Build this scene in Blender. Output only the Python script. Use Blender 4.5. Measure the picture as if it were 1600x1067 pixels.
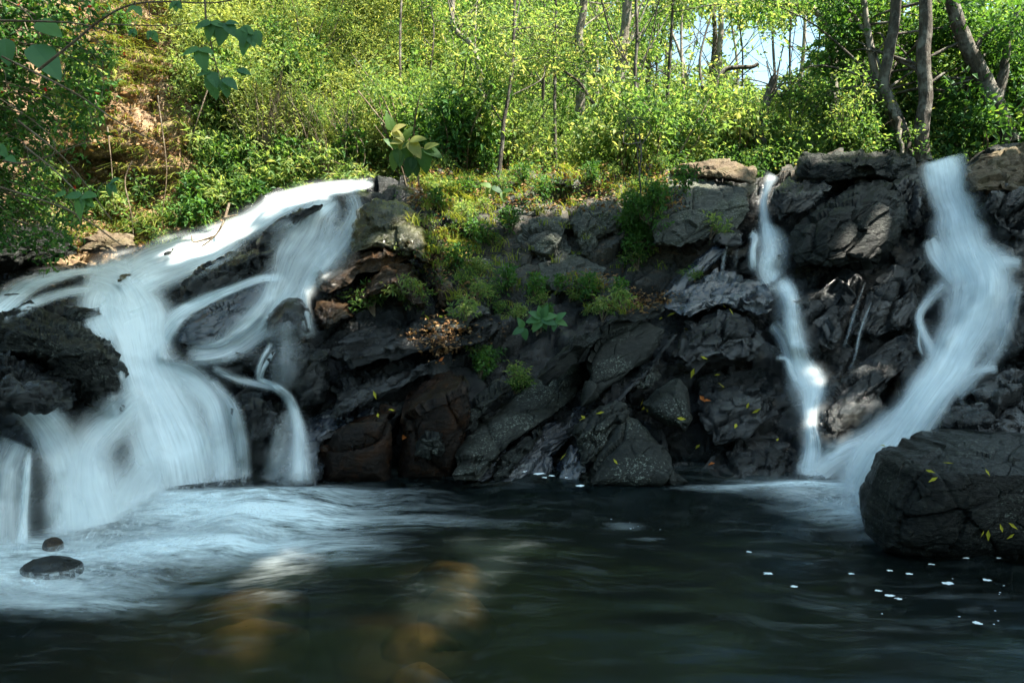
import bpy, math, random
import numpy as np
from mathutils import Vector
from mathutils.bvhtree import BVHTree
PI = math.pi
R = math.radians
rng = np.random.default_rng(7)
random.seed(7)
for o in list(bpy.data.objects): bpy.data.objects.remove(o)
sc = bpy.context.scene
C = sc.collection

# ---------------------------------------------------------------- camera, sky, sun, exposure
CAM_H, F, PITCH = 1.5, 1066.7, R(-5.5)
cam_d = bpy.data.cameras.new('camera'); cam_d.lens = 24; cam_d.sensor_width = 36
cam_d.clip_start = .05; cam_d.clip_end = 500
cam = bpy.data.objects.new('camera', cam_d); C.objects.link(cam)
cam.location = (0, 0, CAM_H); cam.rotation_euler = (R(90) + PITCH, 0, 0)
sc.camera = cam
SUN = Vector((.48, -.12, .82)).normalized()
w = bpy.data.worlds.new('World'); sc.world = w; w.use_nodes = True
nt = w.node_tree; nt.nodes.clear()
sky = nt.nodes.new('ShaderNodeTexSky'); sky.sky_type = 'NISHITA'; sky.sun_disc = False
sky.sun_elevation = math.asin(SUN.z); sky.sun_rotation = math.atan2(SUN.x, SUN.y)
sky.air_density = 1.0; sky.dust_density = 1.5; sky.ozone_density = .2
bg = nt.nodes.new('ShaderNodeBackground'); bg.inputs[1].default_value = .075
wo = nt.nodes.new('ShaderNodeOutputWorld')
vm = nt.nodes.new('ShaderNodeVectorMath'); vm.operation = 'MULTIPLY'; vm.inputs[1].default_value = (.92, 1.06, .90)
nt.links.new(sky.outputs[0], vm.inputs[0]); nt.links.new(vm.outputs[0], bg.inputs[0]); nt.links.new(bg.outputs[0], wo.inputs[0])
sd = bpy.data.lights.new('sun', 'SUN'); sd.energy = 5.0; sd.angle = R(.5); sd.color = (1, .93, .80)
so = bpy.data.objects.new('sun', sd); C.objects.link(so)
so.rotation_euler = SUN.to_track_quat('Z', 'Y').to_euler()
sc.view_settings.view_transform = 'Standard'; sc.view_settings.look = 'None'
sc.view_settings.exposure = 2.5; sc.view_settings.gamma = 1
sc.cycles.max_bounces = 6; sc.cycles.diffuse_bounces = 3; sc.cycles.glossy_bounces = 3
sc.cycles.transmission_bounces = 4; sc.cycles.transparent_max_bounces = 24
sc.cycles.caustics_reflective = False; sc.cycles.caustics_refractive = False
sc.cycles.sample_clamp_indirect = 4
sc.cycles.use_denoising = True

# ---------------------------------------------------------------- helpers
cp, sp = math.cos(PITCH), math.sin(PITCH)
def PN(px, py, Y):
    px, py, Y = np.broadcast_arrays(np.asarray(px, float), np.asarray(py, float), np.asarray(Y, float))
    dx = (px - 800) / F; dz = -(py - 533.5) / F
    wy = cp - sp * dz; wz = sp + cp * dz; s = Y / wy
    return np.stack([dx * s, Y, CAM_H + wz * s], -1)
def onz(px, py, z=0.):
    dx = (px - 800) / F; dz = -(py - 533.5) / F
    wy = cp - sp * dz; wz = sp + cp * dz; s = (z - CAM_H) / wz
    return np.array([dx * s, wy * s, z])
def to_px(P):
    P = np.asarray(P, float); y = P[..., 1]; z = P[..., 2] - CAM_H
    f = y * cp + z * sp; u = -y * sp + z * cp
    f = np.where(f < .05, .05, f)
    return 800 + F * P[..., 0] / f, 533.5 - F * u / f

def _h(ix, iy, iz, s):
    n = (ix * 73856093) ^ (iy * 19349663) ^ (iz * 83492791) ^ (s * 2654435761 & 0x7fffffff)
    n = (n ^ (n >> 13)) * 1274126177 & 0x7fffffffffff
    n = (n ^ (n >> 16)) * 668265263 & 0x7fffffffffff
    return ((n ^ (n >> 15)) & 0xffffff) / float(0xffffff)
def vnoise(P, seed=0):
    P = np.asarray(P, float); i = np.floor(P).astype(np.int64); f = P - i; f = f * f * (3 - 2 * f)
    r = 0
    for a in (0, 1):
        for b in (0, 1):
            for c in (0, 1):
                wgt = (f[..., 0] if a else 1 - f[..., 0]) * (f[..., 1] if b else 1 - f[..., 1]) * (f[..., 2] if c else 1 - f[..., 2])
                r = r + wgt * _h(i[..., 0] + a, i[..., 1] + b, i[..., 2] + c, seed)
    return r * 2 - 1
def fbm(P, o=4, seed=0, ridged=False):
    r = 0; a = 1; t = 0; P = np.asarray(P, float)
    for k in range(o):
        n = vnoise(P * 2.03 ** k + 17.3 * k, seed + k)
        r = r + a * ((1 - 2 * np.abs(n)) if ridged else n); t += a; a *= .5
    return r / t
def voro(P, seed=0):
    """nearest jittered cell: F1, F2, offset from the cell's point, three random numbers of the cell"""
    i = np.floor(P).astype(np.int64); n = len(P)
    F1 = np.full(n, 9.); F2 = np.full(n, 9.); D = np.zeros((n, 3)); H = np.zeros((n, 3))
    for a in (-1, 0, 1):
        for b in (-1, 0, 1):
            for c in (-1, 0, 1):
                j = i + (a, b, c)
                h1 = _h(j[:, 0], j[:, 1], j[:, 2], seed); h2 = _h(j[:, 0], j[:, 1], j[:, 2], seed + 1); h3 = _h(j[:, 0], j[:, 1], j[:, 2], seed + 2)
                d = P - (j + np.stack([h1, h2, h3], 1)); dd = np.sqrt((d * d).sum(1))
                m = dd < F1
                F2 = np.where(m, F1, np.minimum(F2, dd)); F1 = np.where(m, dd, F1)
                D[m] = d[m]; H[m] = np.stack([h3, h1, h2], 1)[m]
    return F1, F2, D, H
# frame of the strata: long axis rises to the right and back
sa = np.array([.78, .30, .55]); sa /= np.linalg.norm(sa)
sb = np.cross(sa, [0., 1., 0.]); sb /= np.linalg.norm(sb); sb2 = np.cross(sa, sb)
SF = np.stack([sa, sb, sb2], 1)
def rock_disp(P, amp=1., seed=0, big=.11, small=.035, fine=.014, cell=(.75, .30, .5)):
    Q = P @ SF + .12 * np.stack([fbm(P * 1.7, 2, 91), fbm(P * 1.7, 2, 92), fbm(P * 1.7, 2, 93)], -1)
    F1, F2, D, H = voro(Q / np.array(cell), seed * 7 + 3)
    d = big * ((H[:, 0] * 2 - 1) + (D * (H[:, [1, 2, 0]] * 2 - 1)).sum(1) * 1.5)
    d -= big * .7 * np.exp(-(F2 - F1) / .05)
    F1, F2, D, H = voro(Q / np.array(cell) * 3.1, seed * 7 + 40)
    d += small * ((H[:, 0] * 2 - 1) + (D * (H[:, [1, 2, 0]] * 2 - 1)).sum(1) * 1.6)
    d -= small * .8 * np.exp(-(F2 - F1) / .06)
    d += fine * 2.2 * fbm((P @ SF) * np.array([5, 16, 10.]), 4, 5, True)
    return (d - big * .9 - small * .6) * amp

def new_mesh(name, V, Fc, mat=None, attrs=None, smooth=True, mats=None, fmat=None):
    V = np.ascontiguousarray(V, dtype=np.float32).reshape(-1, 3); Fc = np.ascontiguousarray(Fc, dtype=np.int32)
    me = bpy.data.meshes.new(name); n, k = Fc.shape
    me.vertices.add(len(V)); me.vertices.foreach_set('co', V.ravel())
    me.loops.add(n * k); me.loops.foreach_set('vertex_index', Fc.ravel())
    me.polygons.add(n); me.polygons.foreach_set('loop_start', np.arange(0, n * k, k, dtype=np.int32))
    me.polygons.foreach_set('loop_total', np.full(n, k, dtype=np.int32))
    me.update(calc_edges=True)
    me.polygons.foreach_set('use_smooth', np.full(n, smooth, dtype=bool))
    if mat: me.materials.append(mat)
    for nm, arr in (attrs or {}).items():
        arr = np.ascontiguousarray(arr, dtype=np.float32)
        if arr.ndim == 1: a = me.attributes.new(nm, 'FLOAT', 'POINT'); a.data.foreach_set('value', arr)
        else: a = me.attributes.new(nm, 'FLOAT_VECTOR', 'POINT'); a.data.foreach_set('vector', arr.ravel())
    return me
def link(name, me, parent=None):
    o = bpy.data.objects.new(name, me); C.objects.link(o)
    if parent: o.parent = parent
    return o
def tag(o, label=None, cat=None, group=None, kind=None):
    if label: o['label'] = label
    if cat: o['category'] = cat
    if group: o['group'] = group
    if kind: o['kind'] = kind
    return o
def empty(name, loc=(0, 0, 0)):
    o = bpy.data.objects.new(name, None); C.objects.link(o); o.location = loc; o.empty_display_size = .1
    return o
def co_of(me):
    a = np.empty(len(me.vertices) * 3, dtype=np.float32); me.vertices.foreach_get('co', a); return a.reshape(-1, 3).astype(float)
def no_of(me):
    a = np.empty(len(me.vertices) * 3, dtype=np.float32); me.vertex_normals.foreach_get('vector', a); return a.reshape(-1, 3).astype(float)
def set_co(me, V):
    me.vertices.foreach_set('co', np.ascontiguousarray(V, dtype=np.float32).ravel()); me.update()
def grid_faces(nr, ncol, wrap=False):
    r = np.arange(nr - 1)[:, None]; c = np.arange(ncol if wrap else ncol - 1)[None, :]
    c2 = (c + 1) % ncol
    return np.stack([r * ncol + c, (r + 1) * ncol + c, (r + 1) * ncol + c2, r * ncol + c2], -1).reshape(-1, 4)
class Tubes:
    """collects tapered tubes, one mesh"""
    def __init__(s): s.V = []; s.F = []; s.n = 0
    def add(s, pts, r0, r1=None, sides=7, wob=0.):
        pts = np.asarray(pts, float); n = len(pts); r1 = r0 if r1 is None else r1
        r = np.linspace(r0, r1, n) if np.isscalar(r0) else np.asarray(r0)
        t = np.gradient(pts, axis=0); t /= np.linalg.norm(t, axis=1)[:, None] + 1e-9
        ref = np.array([.3, .9, .1]); a = np.cross(t, ref); a /= np.linalg.norm(a, axis=1)[:, None] + 1e-9; b = np.cross(t, a)
        th = np.arange(sides) * 2 * PI / sides
        rr = r[:, None] * np.ones(sides)
        if wob: rr = rr * (1 + wob * rng.uniform(-1, 1, rr.shape))
        V = pts[:, None] + rr[..., None] * (np.cos(th)[None, :, None] * a[:, None] + np.sin(th)[None, :, None] * b[:, None])
        s.V.append(V.reshape(-1, 3)); s.F.append(grid_faces(n, sides, True) + s.n); s.n += n * sides
    def mesh(s, name, mat): return new_mesh(name, np.concatenate(s.V), np.concatenate(s.F), mat)
def spline(pts, n):
    """Catmull-Rom through rows of pts"""
    pts = np.asarray(pts, float); k = len(pts)
    if k < 3:
        t = np.linspace(0, 1, n)[:, None]; return pts[0] * (1 - t) + pts[-1] * t
    P = np.concatenate([[2 * pts[0] - pts[1]], pts, [2 * pts[-1] - pts[-2]]])
    t = np.linspace(0, k - 1 - 1e-6, n); i = t.astype(int); f = (t - i)[:, None]
    a, b, c, d = P[i], P[i + 1], P[i + 2], P[i + 3]
    return .5 * (2 * b + (c - a) * f + (2 * a - 5 * b + 4 * c - d) * f ** 2 + (3 * b - a - 3 * c + d) * f ** 3)

# ---------------------------------------------------------------- materials
class M:
    def __init__(s, name):
        s.m = bpy.data.materials.new(name); s.m.use_nodes = True; s.t = s.m.node_tree; s.t.nodes.clear()
        s.out = s.t.nodes.new('ShaderNodeOutputMaterial')
    def n(s, typ, props=None, **ins):
        nd = s.t.nodes.new('ShaderNode' + typ)
        for k, v in (props or {}).items(): setattr(nd, k, v)
        for k, v in ins.items():
            key = int(k[1:]) if k[0] == 'i' and k[1:].isdigit() else k.replace('_', ' ')
            inp = nd.inputs[key]
            if isinstance(v, bpy.types.NodeSocket): s.t.links.new(v, inp)
            else: inp.default_value = v
        return nd
    def math(s, op, a, b=0., clamp=False): return s.n('Math', {'operation': op, 'use_clamp': clamp}, i0=a, i1=b).outputs[0]
    def ramp(s, fac, stops, interp='LINEAR'):
        nd = s.n('ValToRGB', None, Fac=fac); cr = nd.color_ramp; cr.interpolation = interp
        while len(cr.elements) < len(stops): cr.elements.new(.5)
        for e, (p, c) in zip(cr.elements, stops):
            e.position = p; e.color = (*c, 1) if len(c) == 3 else c
        return nd.outputs[0]
    def mix(s, fac, a, b):
        nd = s.t.nodes.new('ShaderNodeMix'); nd.data_type = 'RGBA'
        for k, v in ((0, fac), (6, a), (7, b)):
            if isinstance(v, bpy.types.NodeSocket): s.t.links.new(v, nd.inputs[k])
            else: nd.inputs[k].default_value = v if k == 0 else (*v[:3], 1)
        return nd.outputs[2]
    def noise(s, vec, scale, detail=4, rough=.55, out=0, dist=0.):
        return s.n('TexNoise', None, Vector=vec, Scale=scale, Detail=detail, Roughness=rough, Distortion=dist).outputs[out]
    def done(s, sh): s.t.links.new(sh, s.out.inputs[0]); return s.m

def rock_mat(name, c0, c1, c2=None, rough=(.18, .5), lichen=0., bump=.6, moss=0., spec=.14, stain=None):
    m = M(name); g = m.n('TexCoord').outputs['Object']
    st = m.n('Mapping', None, Vector=g, Rotation=(0, R(35), R(-20)), Scale=(1, 1, 3.2)).outputs[0]
    n1 = m.noise(g, 3.2, 6, .65); n2 = m.noise(st, 9, 6, .7); n3 = m.noise(g, 38, 4, .7); n4 = m.noise(st, 70, 3, .7)
    col = m.mix(m.ramp(n1, [(.35, (0, 0, 0)), (.65, (1, 1, 1))]), c0, c1)
    col = m.mix(m.ramp(n2, [(.45, (0, 0, 0)), (.75, (.8, .8, .8))]), col, c2 or tuple(x * 1.7 for x in c1))
    col = m.mix(m.ramp(n3, [(.4, (.55, .55, .55)), (.52, (0, 0, 0))]), col, tuple(x * .45 for x in c0))
    if stain:
        col = m.mix(m.ramp(m.noise(g, 5.5, 5, .6, dist=.6), [(.5, (0, 0, 0)), (.66, (.85, .85, .85))]), col, stain)
    if lichen:
        v = m.n('TexVoronoi', {'feature': 'F1'}, Vector=m.n('VectorMath', {'operation': 'ADD'}, i0=g, i1=m.noise(g, 14, 3, out=1)).outputs[0], Scale=9.).outputs[0]
        sel = m.math('MULTIPLY', m.ramp(v, [(.2, (1, 1, 1)), (.27, (0, 0, 0))]), m.ramp(m.noise(g, 2.2, 3), [(.52, (0, 0, 0)), (.6, (1, 1, 1))]))
        sel2 = m.math('MULTIPLY', m.ramp(m.noise(g, 55, 3), [(.58, (0, 0, 0)), (.66, (1, 1, 1))]), m.ramp(m.noise(g, 3.1, 3), [(.45, (0, 0, 0)), (.6, (.8, .8, .8))]))
        col = m.mix(m.math('MULTIPLY', m.math('MAXIMUM', sel, sel2), lichen), col, (.27, .30, .26))
    if moss:
        col = m.mix(m.math('MULTIPLY', m.ramp(m.noise(g, 2.7, 6, .7), [(.48, (0, 0, 0)), (.62, (1, 1, 1))]), moss), col, (.045, .055, .012))
    pt = m.n('NewGeometry').outputs['Pointiness']; col = m.mix(m.math('MULTIPLY', m.ramp(pt, [(.51, (0, 0, 0)), (.57, (1, 1, 1))]), m.math('MULTIPLY', n3, .5)), col, tuple(min(.3, x * 2. + .006) for x in (c2 or c1)))  # convex edges painted lighter, standing in for edge highlights
    ro = m.n('MapRange', None, Value=m.noise(g, 6, 5, .7), From_Min=.35, From_Max=.65, To_Min=rough[0], To_Max=rough[1]).outputs[0]
    b = m.n('Bump', None, Height=n4, Strength=bump * .5, Distance=.012).outputs[0]
    b = m.n('Bump', None, Height=n3, Strength=bump * .6, Distance=.02, Normal=b).outputs[0]
    b = m.n('Bump', None, Height=n2, Strength=bump, Distance=.05, Normal=b).outputs[0]
    s = m.n('BsdfPrincipled', None, Base_Color=col, Roughness=ro, Normal=b)
    s.inputs['Specular IOR Level'].default_value = spec
    if spec > .6:
        s.inputs['Specular IOR Level'].default_value = .22 if spec < .85 else 1.
        wetm = m.ramp(m.noise(g, 1.9, 4, .6), [(.45, (0, 0, 0)), (.56, (1, 1, 1))]); m.t.links.new(wetm, s.inputs['Coat Weight'])
        s.inputs['Coat Roughness'].default_value = .10
        m.t.links.new(m.n('Bump', None, Height=m.noise(st, 26, 4, .65), Strength=1., Distance=.05, Normal=b).outputs[0], s.inputs['Coat Normal'])
    return m.done(s.outputs[0])
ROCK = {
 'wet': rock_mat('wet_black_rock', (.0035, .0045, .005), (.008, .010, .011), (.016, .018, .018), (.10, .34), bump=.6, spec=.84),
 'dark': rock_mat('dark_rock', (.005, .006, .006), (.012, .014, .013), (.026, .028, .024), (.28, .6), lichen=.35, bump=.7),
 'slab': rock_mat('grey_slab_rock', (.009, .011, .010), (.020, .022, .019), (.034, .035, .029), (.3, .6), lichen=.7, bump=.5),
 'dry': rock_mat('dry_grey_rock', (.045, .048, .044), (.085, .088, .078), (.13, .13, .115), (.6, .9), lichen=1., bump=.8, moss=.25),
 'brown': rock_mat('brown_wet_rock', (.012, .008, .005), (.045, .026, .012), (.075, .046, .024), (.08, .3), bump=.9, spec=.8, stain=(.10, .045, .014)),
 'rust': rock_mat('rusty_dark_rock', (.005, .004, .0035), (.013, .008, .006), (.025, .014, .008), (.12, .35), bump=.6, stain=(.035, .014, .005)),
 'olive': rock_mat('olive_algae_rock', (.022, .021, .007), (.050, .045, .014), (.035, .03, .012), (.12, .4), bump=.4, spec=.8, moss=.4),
 'blue': rock_mat('sky_tinted_wet_rock', (.010, .015, .024), (.020, .030, .046), (.026, .031, .038), (.14, .34), bump=.35, spec=.9),  # blue sky sheen tinted into the base colour of wet rock
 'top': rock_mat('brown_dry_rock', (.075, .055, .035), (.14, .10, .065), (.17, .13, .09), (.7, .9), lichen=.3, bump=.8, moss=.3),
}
def leaf_mat(name, stops, trans=.45, gloss=.12, tboost=(1.5, 1.35, .6)):
    m = M(name); a = m.n('Attribute', {'attribute_name': 'lv'}).outputs['Fac']
    col = m.ramp(a, stops)
    tc = m.n('VectorMath', {'operation': 'MULTIPLY'}, i0=col, i1=tboost).outputs[0]
    d = m.n('BsdfDiffuse', None, Color=col).outputs[0]; t = m.n('BsdfTranslucent', None, Color=tc).outputs[0]
    s = m.n('MixShader', None, i0=trans, i1=d, i2=t).outputs[0]
    g = m.n('BsdfGlossy', None, Roughness=.5, Color=(.7, .78, .8, 1)).outputs[0]
    lw = m.n('LayerWeight', None, Blend=.3).outputs['Facing']
    fr = m.math('MULTIPLY', m.math('ADD', m.math('POWER', lw, 3.), .12), gloss * .8)
    return m.done(m.n('MixShader', None, i0=fr, i1=s, i2=g).outputs[0])
LEAF = {
 'forest': leaf_mat('forest_leaf', [(0, (.018, .055, .018)), (.35, (.05, .115, .03)), (.75, (.15, .23, .06)), (1, (.34, .32, .12))], .55, .10, (1.8, 1.7, 1.)),
 'yellow': leaf_mat('bright_leaf', [(0, (.045, .11, .035)), (.5, (.14, .23, .065)), (1, (.34, .36, .14))], .55, .10, (1.7, 1.5, .9)),
 'bush': leaf_mat('bush_leaf', [(0, (.020, .062, .018)), (.5, (.048, .125, .028)), (.9, (.085, .19, .04)), (1, (.18, .23, .06))], .42, .12),
 'big': leaf_mat('broad_leaf', [(0, (.05, .14, .06)), (1, (.09, .21, .06))], .4, .25),
 'grass': leaf_mat('grass_blade', [(0, (.09, .14, .02)), (.5, (.20, .25, .045)), (.85, (.34, .34, .10)), (1, (.42, .34, .17))], .45, .05),
 'feather': leaf_mat('feathery_grass_blade', [(0, (.09, .15, .04)), (.4, (.26, .34, .12)), (.8, (.50, .52, .26)), (1, (.66, .62, .40))], .5, .05),
 'dead': leaf_mat('dead_leaf', [(0, (.09, .045, .02)), (.5, (.20, .11, .055)), (1, (.34, .22, .11))], .2, .05),
 'fallen': leaf_mat('yellow_fallen_leaf', [(0, (.30, .32, .03)), (.6, (.42, .36, .04)), (1, (.40, .12, .03))], .2, .05),
 'flower': leaf_mat('red_petal', [(0, (.5, .012, .01)), (1, (.65, .03, .02))], .3, .05, (1, 1, 1)),
}
def bark_mat(name, c0, c1, c2):
    m = M(name); g = m.n('TexCoord').outputs['Object']
    st = m.n('Mapping', None, Vector=g, Scale=(1, 1, .25)).outputs[0]
    n1 = m.noise(st, 22, 5, .7); n2 = m.noise(g, 5, 4, .6)
    col = m.mix(m.ramp(n1, [(.35, (0, 0, 0)), (.65, (1, 1, 1))]), c0, c1)
    col = m.mix(m.ramp(n2, [(.5, (0, 0, 0)), (.62, (.8, .8, .8))]), col, c2)
    b = m.n('Bump', None, Height=n1, Strength=1., Distance=.06).outputs[0]
    return m.done(m.n('BsdfPrincipled', None, Base_Color=col, Roughness=.85, Normal=b).outputs[0])
BARK = {'pale': bark_mat('pale_bark', (.12, .10, .075), (.25, .22, .17), (.32, .30, .25)),
        'dark': bark_mat('dark_bark', (.018, .014, .010), (.10, .08, .058), (.20, .19, .16)),
        'twig': bark_mat('twig_bark', (.09, .06, .035), (.18, .13, .08), (.24, .2, .14))}
def soil_mat():
    m = M('bank_soil'); g = m.n('TexCoord').outputs['Object']
    n1 = m.noise(g, 2.1, 6, .7); n2 = m.noise(g, 11, 6, .7); n3 = m.noise(g, 45, 4, .7)
    col = m.mix(m.ramp(n1, [(.4, (0, 0, 0)), (.62, (1, 1, 1))]), (.30, .18, .095), (.46, .32, .18))
    col = m.mix(m.ramp(n2, [(.42, (1, 1, 1)), (.55, (0, 0, 0))]), col, (.09, .045, .022))
    col = m.mix(m.ramp(n3, [(.5, (0, 0, 0)), (.7, (.8, .8, .8))]), col, (.45, .33, .2))
    col = m.mix(m.n('Attribute', {'attribute_name': 'green'}).outputs['Fac'], col, m.mix(n2, (.03, .05, .012), (.12, .14, .03)))
    b = m.n('Bump', None, Height=n3, Strength=.8, Distance=.03).outputs[0]
    b = m.n('Bump', None, Height=n2, Strength=1., Distance=.1, Normal=b).outputs[0]
    return m.done(m.n('BsdfPrincipled', None, Base_Color=col, Roughness=.9, Normal=b).outputs[0])
SOIL = soil_mat()
def floor_mat():
    m = M('forest_floor'); g = m.n('TexCoord').outputs['Object']
    n1 = m.noise(g, .6, 6, .7); n2 = m.noise(g, 14, 5, .7)
    col = m.mix(m.ramp(n1, [(.4, (0, 0, 0)), (.6, (1, 1, 1))]), (.045, .032, .018), (.04, .06, .015))
    col = m.mix(m.ramp(n2, [(.5, (0, 0, 0)), (.65, (.8, .8, .8))]), col, (.14, .09, .045))
    b = m.n('Bump', None, Height=n2, Strength=1., Distance=.06).outputs[0]
    return m.done(m.n('BsdfPrincipled', None, Base_Color=col, Roughness=.95, Normal=b).outputs[0])
FLOOR = floor_mat()

# ---------------------------------------------------------------- terrain
def sst(x, a, b): t = np.clip((x - a) / (b - a), 0, 1); return t * t * (3 - 2 * t)
def gz(x, y):
    x = np.asarray(x, float); y = np.asarray(y, float)
    top = 2.72 - 1.5 * sst(-x, 2.2, 4.5) + .035 * np.maximum(y - 10, 0)
    z = -.75 + (top + .75) * np.clip((y - 5.6) / 4.0, 0, 1)
    z = z + (3.0 - np.minimum(z, 3.)) * sst(np.abs(x), 7.5, 11) * .9
    z = z + (3.0 - np.minimum(z, 3.)) * sst(-y, 4.5, 9) * .8
    z = z + 5.5 * sst(-x, 4.5, 10) * sst(y, 10.5, 15)
    return z
gx = np.concatenate([np.linspace(-120, -12, 22)[:-1], np.linspace(-12, 12, 100), np.linspace(12, 120, 22)[1:]])
gy = np.concatenate([np.linspace(-60, -8, 16)[:-1], np.linspace(-8, 20, 110), np.linspace(20, 200, 30)[1:]])
GX, GY = np.meshgrid(gx, gy)
Gp = np.stack([GX, GY, gz(GX, GY)], -1).reshape(-1, 3)
Gp[:, 2] += .09 * fbm(Gp * .9, 4, 3) + .03 * fbm(Gp * 5, 2, 4)
tag(link('ground', new_mesh('ground', Gp, grid_faces(len(gy), len(gx)), FLOOR)), 'dark leaf littered forest floor around the pool and behind the falls', 'ground', kind='structure')

# bedrock: distance of the rock face by column
COLS = {
 -250: [(395, 8.6), (450, 6.6), (500, 5.4), (560, 5.0), (620, 4.8), (680, 4.4), (740, 4.0), (800, 3.7), (870, 3.5), (980, 3.2)],
 0: [(395, 8.6), (450, 6.8), (500, 5.7), (560, 5.2), (620, 5.0), (680, 4.6), (740, 4.2), (800, 3.9), (870, 3.65), (980, 3.4)],
 150: [(395, 8.5), (450, 6.9), (500, 6.1), (560, 5.7), (620, 5.2), (680, 4.7), (740, 4.35), (800, 4.1), (870, 3.9), (980, 3.7)],
 300: [(340, 9), (400, 7.7), (450, 6.9), (500, 6.5), (560, 6.0), (620, 5.5), (680, 5.2), (740, 4.95), (800, 4.75), (980, 4.4)],
 450: [(285, 8.5), (310, 8.2), (350, 7.7), (400, 7.1), (450, 6.7), (500, 6.4), (560, 6.0), (620, 5.6), (680, 5.3), (740, 5.1), (980, 4.8)],
 600: [(265, 9.2), (310, 8.1), (350, 7.5), (400, 7.1), (450, 6.8), (500, 6.4), (560, 5.9), (620, 5.6), (680, 5.4), (740, 5.2), (980, 4.9)],
 750: [(230, 10.2), (270, 9.2), (310, 8.6), (350, 8.1), (400, 7.6), (450, 7.1), (500, 6.6), (560, 6.1), (620, 5.75), (680, 5.5), (740, 5.25), (980, 5.0)],
 900: [(230, 10.5), (270, 9.3), (310, 8.6), (350, 8.1), (400, 7.7), (450, 7.2), (500, 6.7), (560, 6.2), (620, 5.85), (680, 5.5), (740, 5.2), (980, 4.9)],
 1050: [(240, 9.8), (270, 8.9), (310, 8.4), (350, 8.1), (400, 7.8), (450, 7.3), (500, 6.8), (560, 6.3), (620, 5.9), (680, 5.5), (740, 5.15), (980, 4.9)],
 1200: [(240, 9.4), (270, 8.8), (310, 8.4), (350, 8.1), (400, 7.75), (450, 7.25), (500, 6.8), (560, 6.35), (620, 5.9), (680, 5.45), (740, 5.1), (980, 4.8)],
 1350: [(230, 9.1), (270, 8.5), (310, 8.2), (350, 7.9), (400, 7.6), (450, 7.05), (500, 6.65), (560, 6.2), (620, 5.8), (680, 5.35), (740, 4.95), (800, 4.65), (980, 4.4)],
 1450: [(235, 8.8), (270, 8.5), (310, 8.2), (350, 7.8), (400, 7.3), (450, 6.95), (500, 6.55), (560, 6.0), (620, 5.5), (680, 5.1), (740, 4.8), (800, 4.5), (980, 4.3)],
 1600: [(205, 8.7), (270, 7.9), (310, 7.5), (350, 7.1), (400, 6.8), (450, 6.5), (500, 6.1), (560, 5.65), (620, 5.2), (680, 4.8), (740, 4.4), (800, 4.1), (980, 3.9)],
 1850: [(190, 8.4), (270, 7.5), (350, 6.8), (450, 6.1), (560, 5.3), (680, 4.4), (740, 4.1), (800, 3.9), (980, 3.7)],
}
ck = sorted(COLS)
def bedY(px, py):
    px = np.asarray(px, float); py = np.asarray(py, float); px, py = np.broadcast_arrays(px, py)
    tab = np.stack([np.interp(py, [a for a, b in COLS[k]], [b for a, b in COLS[k]]) for k in ck])
    idx = np.clip(np.searchsorted(ck, px) - 1, 0, len(ck) - 2); ka = np.array(ck, float)
    t = (px - ka[idx]) / (ka[idx + 1] - ka[idx]); t = np.clip(t, 0, 1); t = t * t * (3 - 2 * t)
    a = np.take_along_axis(tab, idx[None], 0)[0]; b = np.take_along_axis(tab, idx[None] + 1, 0)[0]
    return a * (1 - t) + b * t
TOPX = [-250, 0, 200, 260, 330, 380, 450, 560, 600, 700, 800, 900, 1000, 1050, 1130, 1175, 1215, 1250, 1300, 1400, 1432, 1510, 1540, 1600, 1850]
TOPY = [402, 402, 402, 388, 355, 330, 294, 284, 276, 262, 255, 262, 257, 251, 249, 268, 270, 238, 234, 238, 252, 248, 228, 212, 190]
npx, npy = 640, 230
pxs = np.linspace(-250, 1850, npx); tt = np.linspace(0, 1, npy)
PX, TT = np.meshgrid(pxs, tt)
tp = np.interp(PX, TOPX, TOPY); PY = tp + (975 - tp) * TT
Bv = PN(PX, PY, bedY(PX, PY))
back = Bv[0][None] + np.array([0, 1, 0]) * np.array([2.6, 1.9, 1.2, .6])[:, None, None] + np.array([0, 0, 1.]) * np.array([-.5, -.28, -.12, -.04])[:, None, None]
Bv = np.concatenate([back, Bv])
nrow = Bv.shape[0]
me = new_mesh('bedrock', Bv.reshape(-1, 3), grid_faces(nrow, npx))
V = co_of(me); N = no_of(me)
if (N[:, 1].mean()) > 0: N = -N
V2 = V + N * rock_disp(V, 1., 1, big=.085, small=.02, fine=.010)[:, None]
bx, by = to_px(V2)
dry = sst(by, 480, 380) * sst(bx, 690, 760) * sst(bx, 1150, 1060) + sst(by, 300, 262) * sst(bx, 640, 700)
dry = np.clip(dry + .35 * fbm(V * 2, 3, 60), 0, 1)
set_co(me, V2); me.set_sharp_from_angle(angle=R(38))
a = me.attributes.new('dry', 'FLOAT', 'POINT'); a.data.foreach_set('value', dry.astype(np.float32))
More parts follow.
